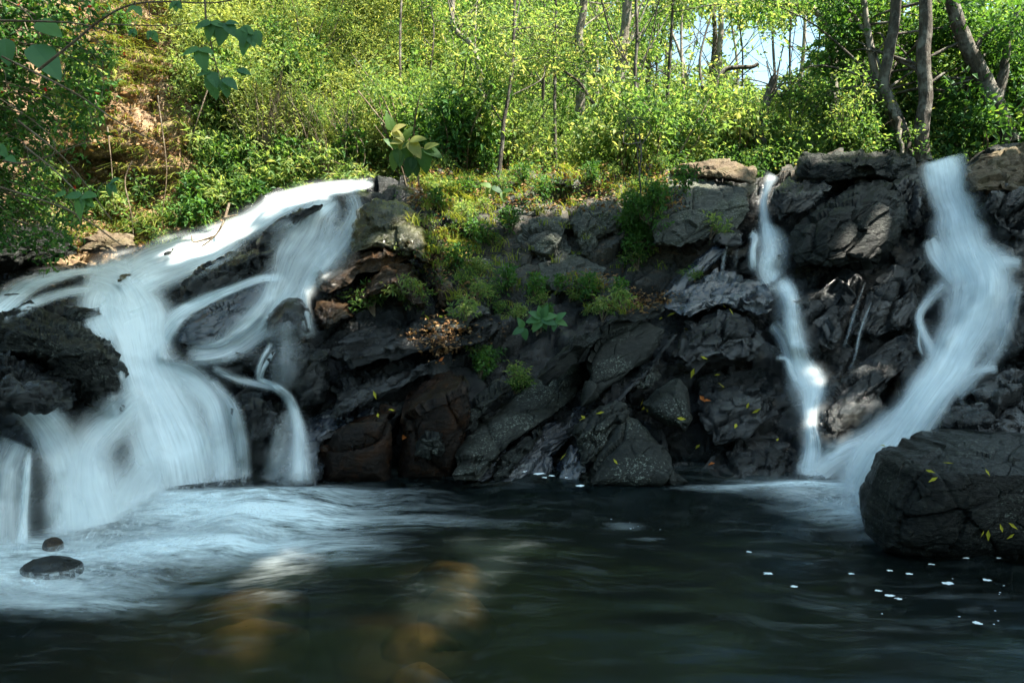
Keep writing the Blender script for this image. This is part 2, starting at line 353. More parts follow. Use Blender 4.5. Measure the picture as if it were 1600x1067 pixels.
def bed_mat():
    m = M('bedrock'); g = m.n('TexCoord').outputs['Object']
    st = m.n('Mapping', None, Vector=g, Rotation=(0, R(35), R(-20)), Scale=(1, 1, 3.4)).outputs[0]
    n1 = m.noise(g, 3.2, 6, .65); n2 = m.noise(st, 9, 6, .7); n3 = m.noise(g, 38, 4, .7); n4 = m.noise(st, 70, 3, .7)
    wet = m.mix(m.ramp(n1, [(.35, (0, 0, 0)), (.65, (1, 1, 1))]), (.003, .004, .0045), (.008, .010, .011))
    wet = m.mix(m.ramp(n2, [(.45, (0, 0, 0)), (.75, (.8, .8, .8))]), wet, (.016, .018, .018))
    dr = m.mix(m.ramp(n1, [(.35, (0, 0, 0)), (.65, (1, 1, 1))]), (.035, .036, .032), (.08, .08, .07))
    dr = m.mix(m.ramp(n2, [(.5, (0, 0, 0)), (.7, (.8, .8, .8))]), dr, (.12, .075, .04))
    at = m.n('Attribute', {'attribute_name': 'dry'}).outputs['Fac']
    col = m.mix(at, wet, dr)
    col = m.mix(m.ramp(n3, [(.4, (.6, .6, .6)), (.52, (0, 0, 0))]), col, (.008, .008, .008))
    pt = m.n('NewGeometry').outputs['Pointiness']; col = m.mix(m.math('MULTIPLY', m.ramp(pt, [(.52, (0, 0, 0)), (.58, (1, 1, 1))]), m.math('MULTIPLY', n3, .5)), col, (.04, .044, .045))  # edge highlights put into the colour: convex edges lighter
    ro = m.n('MapRange', None, Value=m.noise(g, 6, 5, .7), From_Min=.35, From_Max=.65, To_Min=.10, To_Max=.34).outputs[0]
    ro = m.math('ADD', ro, m.math('MULTIPLY', at, .5), True)
    b = m.n('Bump', None, Height=n4, Strength=.4, Distance=.012).outputs[0]
    b = m.n('Bump', None, Height=n3, Strength=.5, Distance=.02, Normal=b).outputs[0]
    b = m.n('Bump', None, Height=n2, Strength=.7, Distance=.05, Normal=b).outputs[0]
    s = m.n('BsdfPrincipled', None, Base_Color=col, Roughness=ro, Normal=b); s.inputs['Specular IOR Level'].default_value = .22
    wetm = m.math('MULTIPLY', m.ramp(m.noise(g, 1.9, 4, .6), [(.45, (0, 0, 0)), (.56, (1, 1, 1))]), m.math('SUBTRACT', 1., at, True)); m.t.links.new(wetm, s.inputs['Coat Weight'])
    s.inputs['Coat Roughness'].default_value = .10
    m.t.links.new(m.n('Bump', None, Height=m.noise(st, 26, 4, .65), Strength=1., Distance=.05, Normal=b).outputs[0], s.inputs['Coat Normal'])
    return m.done(s.outputs[0])
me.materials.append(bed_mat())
bed = tag(link('bedrock', me), 'fractured black bedrock of the cascade under and between the falls', 'rock', kind='structure')
bvh_v = [V2]; bvh_f = [grid_faces(nrow, npx)]; bvh_n = len(V2)

# ---------------------------------------------------------------- rocks traced one by one
def add_rock(poly, Y, mat, label, cat='rock', name='rock', gx=0., gy=-.5, bulge=.18, thick=.35, crease=None, ctop=1.8,
             big=.03, small=.016, fine=.009, cell=(.6, .28, .4), seed=None, p=3.):
    global bvh_n
    poly = np.array(poly, float); seed = seed or int(abs(poly[0, 0] * 3 + poly[0, 1])) + 5
    seg = np.roll(poly, -1, 0) - poly; L = np.hypot(seg[:, 0], seg[:, 1]); cum = np.concatenate([[0], np.cumsum(L)])
    per = cum[-1]; nth = int(np.clip(per / 2.6, 60, 420)); s = np.linspace(0, per, nth, endpoint=False)
    i = np.clip(np.searchsorted(cum, s, 'right') - 1, 0, len(poly) - 1); f = (s - cum[i]) / L[i]
    B = poly[i] + seg[i] * f[:, None]
    for _ in range(3): B = (np.roll(B, 1, 0) + 2 * B + np.roll(B, -1, 0)) / 4
    x, y = poly[:, 0], poly[:, 1]; x1, y1 = np.roll(x, -1), np.roll(y, -1); cr = x * y1 - x1 * y; A = cr.sum() / 2
    c = np.array([((x + x1) * cr).sum(), ((y + y1) * cr).sum()]) / (6 * A)
    rad = math.sqrt(abs(A) / PI); nr = int(np.clip(rad / 2.4, 10, 70))
    rr = np.linspace(0.004, 1, nr) ** .85
    Pp = c + rr[:, None, None] * (B - c)[None]
    def plane(Q):
        d = Y + gx * (Q[..., 0] - c[0]) / 100 + gy * (Q[..., 1] - c[1]) / 100
        if crease is not None:
            (xa, ya), (xb, yb) = crease
            h = np.maximum(0, (ya + (yb - ya) * (Q[..., 0] - xa) / (xb - xa)) - Q[..., 1])
            h = np.maximum(0, h - 5) + np.minimum(h, 5) ** 2 / 10; d = d + ctop * h / 100
        return d
    r = rr[:, None]
    Yf = plane(Pp) - bulge * np.sqrt(np.maximum(0, 1 - r ** p))
    front = PN(Pp[..., 0], Pp[..., 1], Yf)
    rb = np.array([.97, .85, .6, .3, .01])[:, None]
    # the back: same outline pushed back along y at the rim's real size
    rim = front[-1]; cen = rim.mean(0)
    bk = [cen + (rim - cen) * q + np.array([0, thick * math.sqrt(max(0, 1 - q * q)), 0]) for q in rb[:, 0]]
    allv = np.concatenate([front, np.array(bk)])
    Fc = grid_faces(allv.shape[0], nth, True)
    if A < 0: Fc = Fc[:, ::-1]
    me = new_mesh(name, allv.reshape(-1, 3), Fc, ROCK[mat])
    V = co_of(me); N = no_of(me)
    cc = V.mean(0)
    if ((V - cc) * N).sum() < 0: N = -N; Fc = Fc[:, ::-1]; me.flip_normals()
    V = V + N * rock_disp(V, 1., seed % 50, big=big, small=small, fine=fine, cell=cell)[:, None]
    o3 = V.mean(0)
    set_co(me, V - o3); me.set_sharp_from_angle(angle=R(38))
    o = link(name, me); o.location = o3
    tag(o, label, cat)
    bvh_v.append(V); bvh_f.append(Fc + bvh_n); bvh_n += len(V)
    return o
RK = add_rock
# -- left cascade
RK([(-70,500),(-30,488),(5,490),(20,479),(45,474),(62,480),(80,492),(115,500),(150,520),(175,540),(186,560),(191,590),(193,645),(165,646),(112,628),(90,590),(60,570),(20,556),(-70,548)],
   5.0,'dark','big rough black boulder standing in the white water at the left edge','boulder','boulder',bulge=.3,crease=((0,512),(180,560)),ctop=1.7,gy=-.15,big=.022,small=.014,fine=.014,cell=(.4,.3,.35))
RK([(-70,545),(0,548),(40,560),(78,582),(106,604),(113,632),(70,645),(0,640),(-70,630)],4.55,'wet','rough pitted grey rock just below the big black boulder at the left edge','boulder','boulder',bulge=.3,gy=-.5,big=.025,small=.015,fine=.018,cell=(.25,.2,.22))
RK([(92,492),(108,482),(126,476),(137,484),(136,500),(112,504)],5.7,'dark','small grey rock poking out of the foam above the big black boulder','boulder','boulder',bulge=.12,big=.02)
RK([(398,388),(408,362),(438,335),(470,322),(505,320),(470,345),(448,366),(432,388)],7.35,'wet','black wedge of rock behind the upper left cascade curtain',bulge=.12,gy=-.4)
RK([(262,480),(272,445),(290,425),(315,408),(350,398),(392,388),(436,386),(420,402),(405,424),(375,448),(330,468),(285,486)],6.85,'wet','long black ledge between the sunny chute and the middle cascade',bulge=.22,crease=((270,430),(430,395)),ctop=1.8,gy=-.3,big=.05,small=.014)
RK([(262,522),(268,502),(300,484),(350,456),(412,433),(450,440),(430,478),(385,528),(330,546),(284,544)],6.3,'blue','smooth triangular wet rock framed by two ribbons of water',bulge=.2,gy=-.55,big=.02,small=.02,fine=.012)
RK([(412,502),(424,480),(446,464),(466,464),(480,484),(488,522),(468,532),(440,548),(414,536)],6.05,'wet','rounded egg shaped rock with a thin veil of water over it','boulder','boulder',bulge=.28,gy=-.2,big=.01,small=.008,fine=.006)
RK([(238,556),(300,548),(380,541),(424,540),(440,566),(436,596),(370,590),(300,580),(246,568)],5.75,'wet','flat wet ledge under the triangular rock with water running off it',name='rock_ledge',bulge=.15,crease=((240,562),(430,552)),ctop=2.2,gy=-.2,big=.02)
RK([(420,566),(440,540),(480,530),(520,546),(516,590),(505,630),(465,650),(428,618)],5.6,'wet','black rock below the egg shaped rock',name='boulder',cat='boulder',bulge=.25,crease=((420,560),(520,556)),ctop=1.5,gy=-.1,big=.03)
RK([(352,632),(372,606),(412,606),(440,640),(452,690),(440,752),(382,752),(364,700)],5.2,'wet','dark upright rock under the thin lower trickle',name='boulder',cat='boulder',bulge=.25,crease=((352,636),(450,632)),ctop=1.3,gy=-.1,big=.03)
RK([(425,700),(462,662),(530,628),(606,608),(620,634),(562,646),(518,668),(503,700),(497,760),(425,762)],5.3,'blue','smooth sloping slab with a blue sheen beside the lower trickle',name='rock_slab',bulge=.12,gy=-.8,big=.015,small=.015)
RK([(492,770),(498,702),(514,668),(552,646),(592,634),(614,640),(618,690),(616,770)],5.12,'rust','round fronted rusty black boulder at the pool edge beside the lower trickle','boulder','boulder',bulge=.25,gy=-.1,crease=((500,680),(614,640)),ctop=1.2,big=.03,small=.005,fine=.002,cell=(.7,.5,.6))
RK([(614,770),(613,650),(626,612),(660,588),(702,572),(738,582),(748,640),(732,700),(716,770)],5.2,'rust','tall black overhanging boulder in the middle of the pool edge','boulder','boulder',bulge=.28,gy=-.05,crease=((616,650),(745,588)),ctop=1.4,big=.04,small=.008,fine=.003,cell=(.7,.5,.6))
RK([(642,716),(652,682),(668,673),(692,673),(697,700),(690,722)],4.85,'dark','small square grey stone at the foot of the overhanging boulder','boulder','boulder',bulge=.14,gy=-.1,crease=((644,686),(697,684)),ctop=1.5,big=.01)
RK([(545,402),(548,350),(560,322),(585,308),(625,310),(650,330),(668,365),(676,415),(630,405),(585,392)],7.05,'olive','olive brown algae covered dome beside the top of the left cascade','boulder','boulder',bulge=.35,gy=-.5,big=.02,small=.012,fine=.008)
RK([(490,440),(498,422),(530,400),(562,386),(612,386),(650,398),(640,412),(592,414),(556,432),(540,458),(500,466)],6.8,'brown','glossy brown ridge of wet rock arching below the algae dome',bulge=.25,gy=-.6,big=.05,small=.014,fine=.010)
RK([(538,470),(560,440),(600,412),(645,412),(668,440),(676,480),(655,492),(648,460),(620,438),(590,446),(560,476)],6.7,'brown','wet brown rock arch over the dark hollow beside the cascade',bulge=.25,gy=-.3,big=.03,small=.014)
RK([(598,490),(604,460),(622,446),(645,462),(652,492),(625,500)],6.85,'rust','rounded dark stone inside the hollow under the brown arch','boulder','boulder',bulge=.2,big=.02)
RK([(650,330),(672,345),(690,400),(706,455),(700,490),(675,480),(672,420),(660,370)],6.95,'brown','narrow shining rib of rock right of the algae dome',bulge=.2,gy=-.4,big=.04,small=.014)
RK([(486,500),(492,468),(520,458),(545,470),(556,496),(530,512),(500,524)],6.45,'brown','small brown sunlit rock at the right edge of the cascade',bulge=.2,gy=-.5,big=.03,small=.014)
RK([(505,556),(540,520),(600,510),(680,502),(760,496),(795,505),(760,530),(690,545),(620,556),(540,572)],6.15,'wet','long glistening wet ledge of layered rock above the pool',name='rock_ledge',bulge=.15,gy=-1.3,big=.04,small=.012,cell=(.6,.2,.3))
RK([(515,610),(530,584),(570,566),(640,556),(700,548),(720,566),(660,590),(630,610),(560,640),(515,655)],5.75,'wet','lower step of black layered rock above the rusty boulders',name='rock_ledge',bulge=.2,gy=-.7,crease=((515,600),(720,560)),ctop=1.6,big=.05,small=.012,cell=(.5,.2,.3))
RK([(690,470),(720,455),(765,470),(770,490),(720,505),(695,495)],6.6,'wet','flat black rock behind the layered ledge near the weeds',bulge=.12,gy=-1.,big=.02)
RK([(660,500),(700,492),(745,494),(735,512),(690,520),(660,512)],6.25,'slab','flat grey stone lying on the layered wet ledge',bulge=.1,gy=-1.4,big=.01)
# -- middle slabs
RK([(700,752),(712,700),(742,662),(800,612),(868,560),(912,530),(916,560),(906,622),(872,652),(800,696),(748,752)],5.55,'slab','long smooth grey slab leaning from the pool up towards the weeds',name='rock_slab',bulge=.15,gy=-.75,gx=.1,big=.03,small=.006,fine=.002,cell=(.9,.5,.6))
RK([(705,765),(735,738),(790,695),(850,656),(905,628),(925,640),(902,680),(870,710),(862,765)],5.3,'blue','low bluish slab dipping into the pool beside the long grey slab',name='rock_slab',bulge=.12,gy=-.7,gx=.1,big=.02,small=.01,fine=.006,cell=(.9,.14,.3))
RK([(765,748),(790,700),(848,664),(856,668),(832,704),(796,750)],5.12,'dark','thin dark splinter of rock lying on the bluish slab',bulge=.1,gy=-.7,big=.02)
RK([(714,690),(716,660),(745,618),(775,598),(800,604),(770,640),(740,672)],5.45,'dark','dark pointed rock wedged above the long grey slab',bulge=.12,gy=-.5,crease=((714,640),(800,600)),big=.02)
RK([(906,640),(912,560),(930,525),(968,495),(1005,488),(1040,515),(1030,556),(985,592),(945,622)],5.95,'slab','dark grey leaning block between the two diagonal cracks',name='rock_slab',bulge=.15,gy=-.4,gx=.2,big=.035,small=.006,fine=.002,cell=(.8,.5,.6))
RK([(840,600),(880,550),(930,520),(1000,478),(1035,470),(1042,488),(980,500),(930,532),(885,562)],6.1,'dark','long ridge of rock under the rosette weeds',name='rock_ledge',bulge=.14,gy=-.8,big=.03)
RK([(905,765),(925,720),(950,676),(975,640),(1005,650),(1040,690),(1082,765)],5.05,'slab','broad triangular grey slab at the pool edge','boulder','rock_slab',bulge=.18,gy=-.45,big=.03,small=.006,fine=.002,cell=(.8,.5,.6))
RK([(898,690),(900,664),(934,636),(972,622),(992,640),(962,680),(930,722),(905,735)],5.25,'slab','grey wedge of rock between the blue slab and the triangular slab',bulge=.14,gy=-.5,big=.02)
RK([(868,760),(872,722),(892,694),(908,706),(914,735),(905,765)],5.05,'blue','small upright pointed stone at the pool edge',bulge=.1,gy=-.3,big=.01)
RK([(1002,632),(1028,606),(1062,586),(1080,606),(1086,655),(1070,680),(1038,668),(1012,650)],5.45,'slab','smooth rounded stone above the triangular slab','boulder','boulder',bulge=.25,gy=-.3,big=.02,small=.005,fine=.002,cell=(.6,.5,.5))
RK([(985,600),(1000,576),(1022,570),(1034,586),(1020,606),(996,612)],5.8,'slab','small pale stone jammed in the diagonal crack','boulder','boulder',bulge=.12,big=.01)
RK([(930,640),(1000,580),(1050,520),(1062,520),(1048,552),(1010,592),(950,650)],5.75,'wet','narrow black rib running up the diagonal crack',bulge=.1,gy=-.5,big=.03)
# -- block field left of the thin fall
RK([(1080,600),(1120,570),(1190,572),(1225,600),(1220,650),(1180,690),(1110,700),(1085,660)],5.75,'wet','broad wet black block left of the thin fall',bulge=.2,gy=-.6,crease=((1080,610),(1225,610)),ctop=1.,big=.05,small=.014)
RK([(1085,765),(1100,712),(1150,690),(1225,680),(1258,710),(1250,765)],5.2,'wet','low black rock at the pool edge left of the thin fall',bulge=.2,gy=-.6,big=.05,small=.014)
RK([(1040,560),(1070,500),(1120,475),(1180,490),(1205,530),(1195,565),(1120,570),(1075,592)],6.25,'wet','rough black shoulder of rock above the broad wet block',bulge=.2,gy=-.6,big=.05,small=.014)
RK([(1030,480),(1060,440),(1120,420),(1185,432),(1215,450),(1210,490),(1130,478),(1070,498)],6.85,'blue','smooth blue black slope below the upper thin fall',bulge=.15,gy=-.9,big=.03,small=.02)
RK([(1030,466),(1062,432),(1096,402),(1120,378),(1142,382),(1118,412),(1080,444),(1048,474)],7.25,'blue','long straight bar of rock leaning beside the hanging shrub',bulge=.12,gy=-.4,gx=.1,big=.01,small=.008)
RK([(1112,378),(1116,362),(1148,354),(1164,364),(1160,384),(1126,388)],7.45,'wet','small black block at the top of the leaning bar','boulder','boulder',bulge=.14,crease=((1112,368),(1164,368)),big=.01)
RK([(1120,396),(1160,388),(1235,392),(1238,434),(1180,440),(1128,430)],7.6,'wet','black step of rock under the upper veil of the thin fall',name='rock_ledge',bulge=.15,gy=-.1,crease=((1120,400),(1238,400)),ctop=2.,big=.03)
RK([(1210,500),(1225,455),(1275,452),(1330,430),(1350,455),(1330,520),(1275,560),(1225,550)],6.6,'wet','craggy black rock right of the thin fall',bulge=.2,gy=-.7,big=.07,small=.014)
RK([(1270,665),(1300,600),(1380,540),(1430,520),(1440,560),(1400,620),(1330,680),(1285,710)],5.75,'wet','diagonal ribbed black rock between the two right falls',bulge=.2,gy=-.6,big=.05,small=.014,fine=.010,cell=(.8,.2,.3))
RK([(1320,520),(1350,440),(1400,400),(1455,400),(1450,470),(1430,520),(1370,545)],6.75,'wet','tall craggy black rock beside the wide right fall',bulge=.2,gy=-.5,big=.06,small=.014)
# -- top right boulders
RK([(1222,400),(1238,355),(1262,330),(1300,300),(1345,281),(1388,275),(1412,292),(1424,330),(1410,380),(1370,424),(1300,434),(1240,424)],7.6,'dark','huge dark boulder between the two right falls','boulder','boulder',bulge=.5,gy=-.35,crease=((1230,350),(1420,300)),ctop=1.0,big=.05,small=.02,fine=.012,cell=(.9,.6,.7))
RK([(1196,318),(1205,288),(1232,272),(1270,272),(1306,288),(1290,312),(1252,345),(1215,350)],8.0,'wet','black wet boulder just right of the lip of the thin fall','boulder','boulder',bulge=.25,gy=-.3,crease=((1196,300),(1306,295)),ctop=1.2,big=.04)
RK([(1240,282),(1250,238),(1275,232),(1330,236),(1390,228),(1428,240),(1436,300),(1390,280),(1330,284),(1290,294)],8.45,'dark','flat topped brown rock on the skyline left of the wide fall',name='rock_slab',bulge=.25,gy=-.3,crease=((1240,258),(1430,256)),ctop=1.6,big=.03)
RK([(1390,285),(1425,262),(1442,275),(1446,320),(1440,360),(1408,370),(1400,320)],7.9,'wet','dark block at the left side of the wide fall lip',bulge=.2,gy=-.2,big=.03)
RK([(1500,262),(1530,236),(1600,212),(1720,196),(1720,300),(1620,300),(1560,300),(1520,300)],8.0,'top','sloping brown rock on the skyline right of the wide fall',name='rock_slab',bulge=.25,gy=-1.3,big=.05)
RK([(1520,330),(1540,290),(1620,268),(1720,260),(1720,420),(1620,410),(1570,380)],7.3,'wet','black rock wall right of the wide fall',bulge=.3,gy=-.3,big=.08,small=.014)
RK([(1555,520),(1580,450),(1650,430),(1730,430),(1730,560),(1640,560),(1570,560)],6.2,'wet','black rock at the right edge level with the middle of the wide fall',bulge=.3,gy=-.5,big=.06,small=.014)
RK([(1440,710),(1470,640),(1530,596),(1600,570),(1740,560),(1740,700),(1600,700),(1500,715)],4.95,'wet','layered black slope right of the foot of the wide fall',bulge=.3,gy=-.7,big=.06,small=.014,cell=(.6,.22,.3))
RK([(1371,812),(1384,775),(1412,722),(1438,712),(1471,692),(1505,680),(1570,674),(1640,680),(1760,700),(1760,885),(1500,880),(1411,874),(1376,862)],3.72,'dark','large foreground boulder with yellow leaves at the right edge of the pool','boulder','boulder',bulge=.3,thick=.9,gy=-.12,crease=((1370,732),(1700,745)),ctop=.7,big=.02,small=.006,fine=.006,cell=(.5,.4,.4))
# -- grey dry rocks in the middle
RK([(996,345),(1002,308),(1030,280),(1082,264),(1142,280),(1178,296),(1176,332),(1150,372),(1100,386),(1060,404),(1012,388)],7.9,'dry','big pale grey boulder behind the hanging shrub','boulder','boulder',bulge=.35,gy=-.5,crease=((996,320),(1178,318)),ctop=.9,big=.05,small=.014,cell=(.7,.5,.5))
RK([(1040,268),(1070,252),(1140,245),(1186,262),(1184,290),(1120,278),(1080,276)],8.6,'top','flat brown slab on the skyline left of the thin fall lip',name='rock_slab',bulge=.15,gy=-1.2,big=.02)
RK([(900,372),(882,350),(906,320),(962,308),(980,330),(974,368),(930,380)],8.1,'dry','square grey rock left of the big pale boulder','boulder','boulder',bulge=.2,gy=-.3,crease=((885,336),(980,330)),ctop=1.4,big=.03)
RK([(806,350),(852,330),(888,345),(906,400),(890,425),(840,416),(812,390)],8.0,'dry','cracked grey block above the flat pale slab','boulder','boulder',bulge=.2,gy=-.5,big=.04)
RK([(812,440),(822,412),(900,394),(950,420),(942,448),(870,458)],7.55,'dry','flat pale slab tilted towards the pool among the weeds',name='rock_slab',bulge=.12,gy=-1.1,big=.015)
RK([(890,345),(905,322),(935,330),(940,380),(925,408),(902,398)],7.95,'dry','narrow upright grey rock in the middle of the dry blocks',bulge=.15,gy=-.3,big=.02)
RK([(925,478),(935,446),(962,430),(990,448),(988,476),(960,486)],7.2,'dry','small grey rock under the dead leaves','boulder','boulder',bulge=.18,gy=-.4,big=.02)
RK([(700,470),(712,425),(750,395),(800,400),(812,440),(780,470)],7.5,'dry','weathered rock half hidden by the sunny weeds','boulder','boulder',bulge=.15,gy=-.9,big=.03)
RK([(862,290),(872,266),(896,262),(908,280),(900,298)],8.9,'dry','small whitish rock on the terrace','boulder','boulder',bulge=.12,big=.02)
RK([(780,330),(800,305),(840,300),(862,318),(850,336),(806,344)],8.6,'dry','pale lichen spotted rock at the edge of the terrace','boulder','boulder',bulge=.12,gy=-.8,big=.02)
RK([(-40,425),(-30,372),(20,352),(80,350),(118,368),(128,400),(60,420)],8.2,'dark','dark rock under the bushes at the far left bank','boulder','boulder',bulge=.3,gy=-.3,big=.05)
RK([(120,392),(130,372),(160,360),(200,366),(210,384),(170,398)],8.5,'top','small pale rock on the left bank just above the stream','boulder','boulder',bulge=.15,big=.02)
RK([(0,720),(30,700),(70,705),(95,760),(100,830),(60,850),(0,850),(-40,800)],4.1,'wet','black rock seen through the thin lower left curtain','boulder','boulder',bulge=.2,gy=-.15,big=.03)
allV = np.concatenate(bvh_v); allF = np.concatenate(bvh_f)
BVH = BVHTree.FromPolygons([tuple(v) for v in allV], [tuple(int(i) for i in f) for f in allF])
CAMV = Vector((0, 0, CAM_H))
def hitY(px, py, default=None):
    d = Vector(PN(px, py, 5.)) - CAMV; d.normalize()
    h, n, i, t = BVH.ray_cast(CAMV, d)
    return (h, n) if h is not None else (None, None)
exec_sections = []

# ---------------------------------------------------------------- falling water
def water_mat():
    m = M('silky_water'); uv = m.n('Attribute', {'attribute_name': 'flow'}).outputs['Vector']
    de = m.n('Attribute', {'attribute_name': 'dens'}).outputs['Fac']
    st = m.n('Mapping', None, Vector=uv, Scale=(26, .9, 1)).outputs[0]; st2 = m.n('Mapping', None, Vector=uv, Scale=(7, .7, 1)).outputs[0]
    s1 = m.noise(st, 1., 3, .6, dist=.3); s2 = m.noise(st2, 1., 4, .6, dist=.5)
    s = m.math('ADD', m.math('MULTIPLY', s1, .4), m.math('MULTIPLY', s2, .6))
    k = m.n('MapRange', None, Value=s, From_Min=.38, From_Max=.62, To_Min=.12, To_Max=1.2).outputs[0]
    al = m.math('MULTIPLY', m.math('ADD', m.math('MULTIPLY', k, .75), .25), de)
    # dense water turns opaque whatever the streak, thin water keeps the streaks
    al = m.math('ADD', al, m.math('MULTIPLY', m.math('MULTIPLY', de, de), .30), True)
    al = m.math('MULTIPLY', al, .97)
    hb = m.n('Bump', None, Height=s, Strength=.2, Distance=.03).outputs[0]
    col = m.mix(s2, (.74, .85, .90), (.93, .96, .97))
    d = m.n('BsdfDiffuse', None, Color=col, Normal=hb).outputs[0]; t = m.n('BsdfTranslucent', None, Color=(.80, .90, .95, 1)).outputs[0]
    b = m.n('MixShader', None, i0=.22, i1=d, i2=t).outputs[0]
    return m.done(m.n('MixShader', None, i0=al, i1=m.n('BsdfTransparent').outputs[0], i2=b).outputs[0])
WATER = water_mat()
def ribbon_grid(st, nu=15, off=.05, dens=1., seed=0, edge=1.6, fade=(.05, .05), bulge=.04, blur=14, step=7.):
    """st: (px, py, half width px[, density]) stations down the flow; draped on the rock the ray meets there"""
    st = [tuple(s) + (1.,) * (4 - len(s)) for s in st]
    L = sum(math.dist(st[i][:2], st[i + 1][:2]) for i in range(len(st) - 1))
    nv = max(8, int(L / step)); S = spline(st, nv)
    t = np.gradient(S[:, :2], axis=0); t /= np.linalg.norm(t, axis=1)[:, None] + 1e-9; nn = np.stack([-t[:, 1], t[:, 0]], 1)
    u = np.linspace(-1, 1, nu)
    wob = 1 + .12 * vnoise(np.stack([np.arange(nv) * .13, np.full(nv, seed * 3.1), np.zeros(nv)], 1), 7)
    ar = np.arange(nv); e1 = vnoise(np.stack([ar * .22, ar * 0 + seed * 2.3, ar * 0.], 1), 17); e2 = vnoise(np.stack([ar * .22, ar * 0 + seed * 2.3, ar * 0. + 9], 1), 18)
    wob = wob[:, None] * (1 + .22 * np.where(u[None] < 0, e1[:, None], e2[:, None]) * np.abs(u)[None])
    X = S[:, 0][:, None] + nn[:, 0][:, None] * S[:, 2][:, None] * wob * u; Yp = S[:, 1][:, None] + nn[:, 1][:, None] * S[:, 2][:, None] * wob * u
    D = np.zeros((nv, nu))
    for i in range(nv):
        for j in range(nu):
            h, n = hitY(X[i, j], Yp[i, j]); D[i, j] = h.y if h is not None else np.nan
    Db = bedY(X, Yp); D = np.where(np.isnan(D), Db, D); hit = D.copy(); D = np.clip(D, Db - .45, Db - .02)
    for _ in range(blur):
        m = np.pad(D, 1, 'edge')
        D = np.minimum(D + .02, (m[:-2, 1:-1] + m[2:, 1:-1] + m[1:-1, :-2] + m[1:-1, 2:] + 2 * D) / 6)
    H2 = hit - .02
    D = np.where((H2 < D) & (H2 > D - .14), H2, D)
    for _ in range(2):
        m = np.pad(D, 1, 'edge'); D = np.minimum(D, (m[:-2, 1:-1] + m[2:, 1:-1] + m[1:-1, :-2] + m[1:-1, 2:] + 2 * D) / 6)
    D = D - off - bulge * (1 - u ** 2)[None]
    dzp = -(Yp - 533.5) / F; wyp = cp - sp * dzp; wzp = np.minimum(sp + cp * dzp, -1e-3); D = np.minimum(D, wyp * (.05 - CAM_H) / wzp)
    V = PN(X, Yp, D)
    dl = np.concatenate([[0], np.cumsum(np.linalg.norm(np.diff(V[:, nu // 2], axis=0), axis=1))])
    wid = np.linalg.norm(V[:, -1] - V[:, 0], axis=1).mean()
    flow = np.stack([np.broadcast_to(u * wid / 2 + seed * 1.7, (nv, nu)), np.broadcast_to(dl[:, None] + seed * .9, (nv, nu)), np.full((nv, nu), float(seed))], -1)
    e = np.clip(1 - np.abs(u) ** 2, 0, 1) ** (edge + .75)
    q = np.linspace(0, 1, nv); fd = np.clip(q / max(fade[0], 1e-3), 0, 1) * np.clip((1 - q) / max(fade[1], 1e-3), 0, 1); fd = fd ** .8
    lump = .82 + .45 * 1.4 * fbm(V * np.array([2.2, 2.2, 3.2]) + seed, 3, 61)
    de = e[None] * fd[:, None] * S[:, 3][:, None] * dens * lump * 1.2
    return V, flow, de
def waterfall(label, ribbons, mat=None):
    Vs = []; Fs = []; Fl = []; De = []; n = 0; k = 0
    for st, kw in ribbons:
        kw = dict(kw); layers = kw.pop('layers', 2)
        for l in range(layers + 1):
            kk = dict(kw); kk['off'] = kw.get('off', .05) + .035 * l; kk['seed'] = k * 5 + l
            if l: kk['dens'] = kw.get('dens', 1.) * .6
            if l == layers: kk['dens'] = kw.get('dens', 1.) * .16; kk['edge'] = 1.8; st = [(q[0], q[1], q[2] * 1.3 + 2) + tuple(q[3:]) for q in st]
            V, fl, de = ribbon_grid(st, **kk)
            f = grid_faces(*V.shape[:2]) + n
            Vs.append(V.reshape(-1, 3)); Fl.append(fl.reshape(-1, 3)); De.append(de.ravel()); Fs.append(f); n += V.shape[0] * V.shape[1]
        k += 1
    V = np.concatenate(Vs); c = V.mean(0)
    me = new_mesh('waterfall', V - c, np.concatenate(Fs), WATER, {'flow': np.concatenate(Fl), 'dens': np.concatenate(De)})
    o = link('waterfall', me); o.location = c
    return tag(o, label, 'waterfall')
def R_(*st, **kw): return (st, kw)
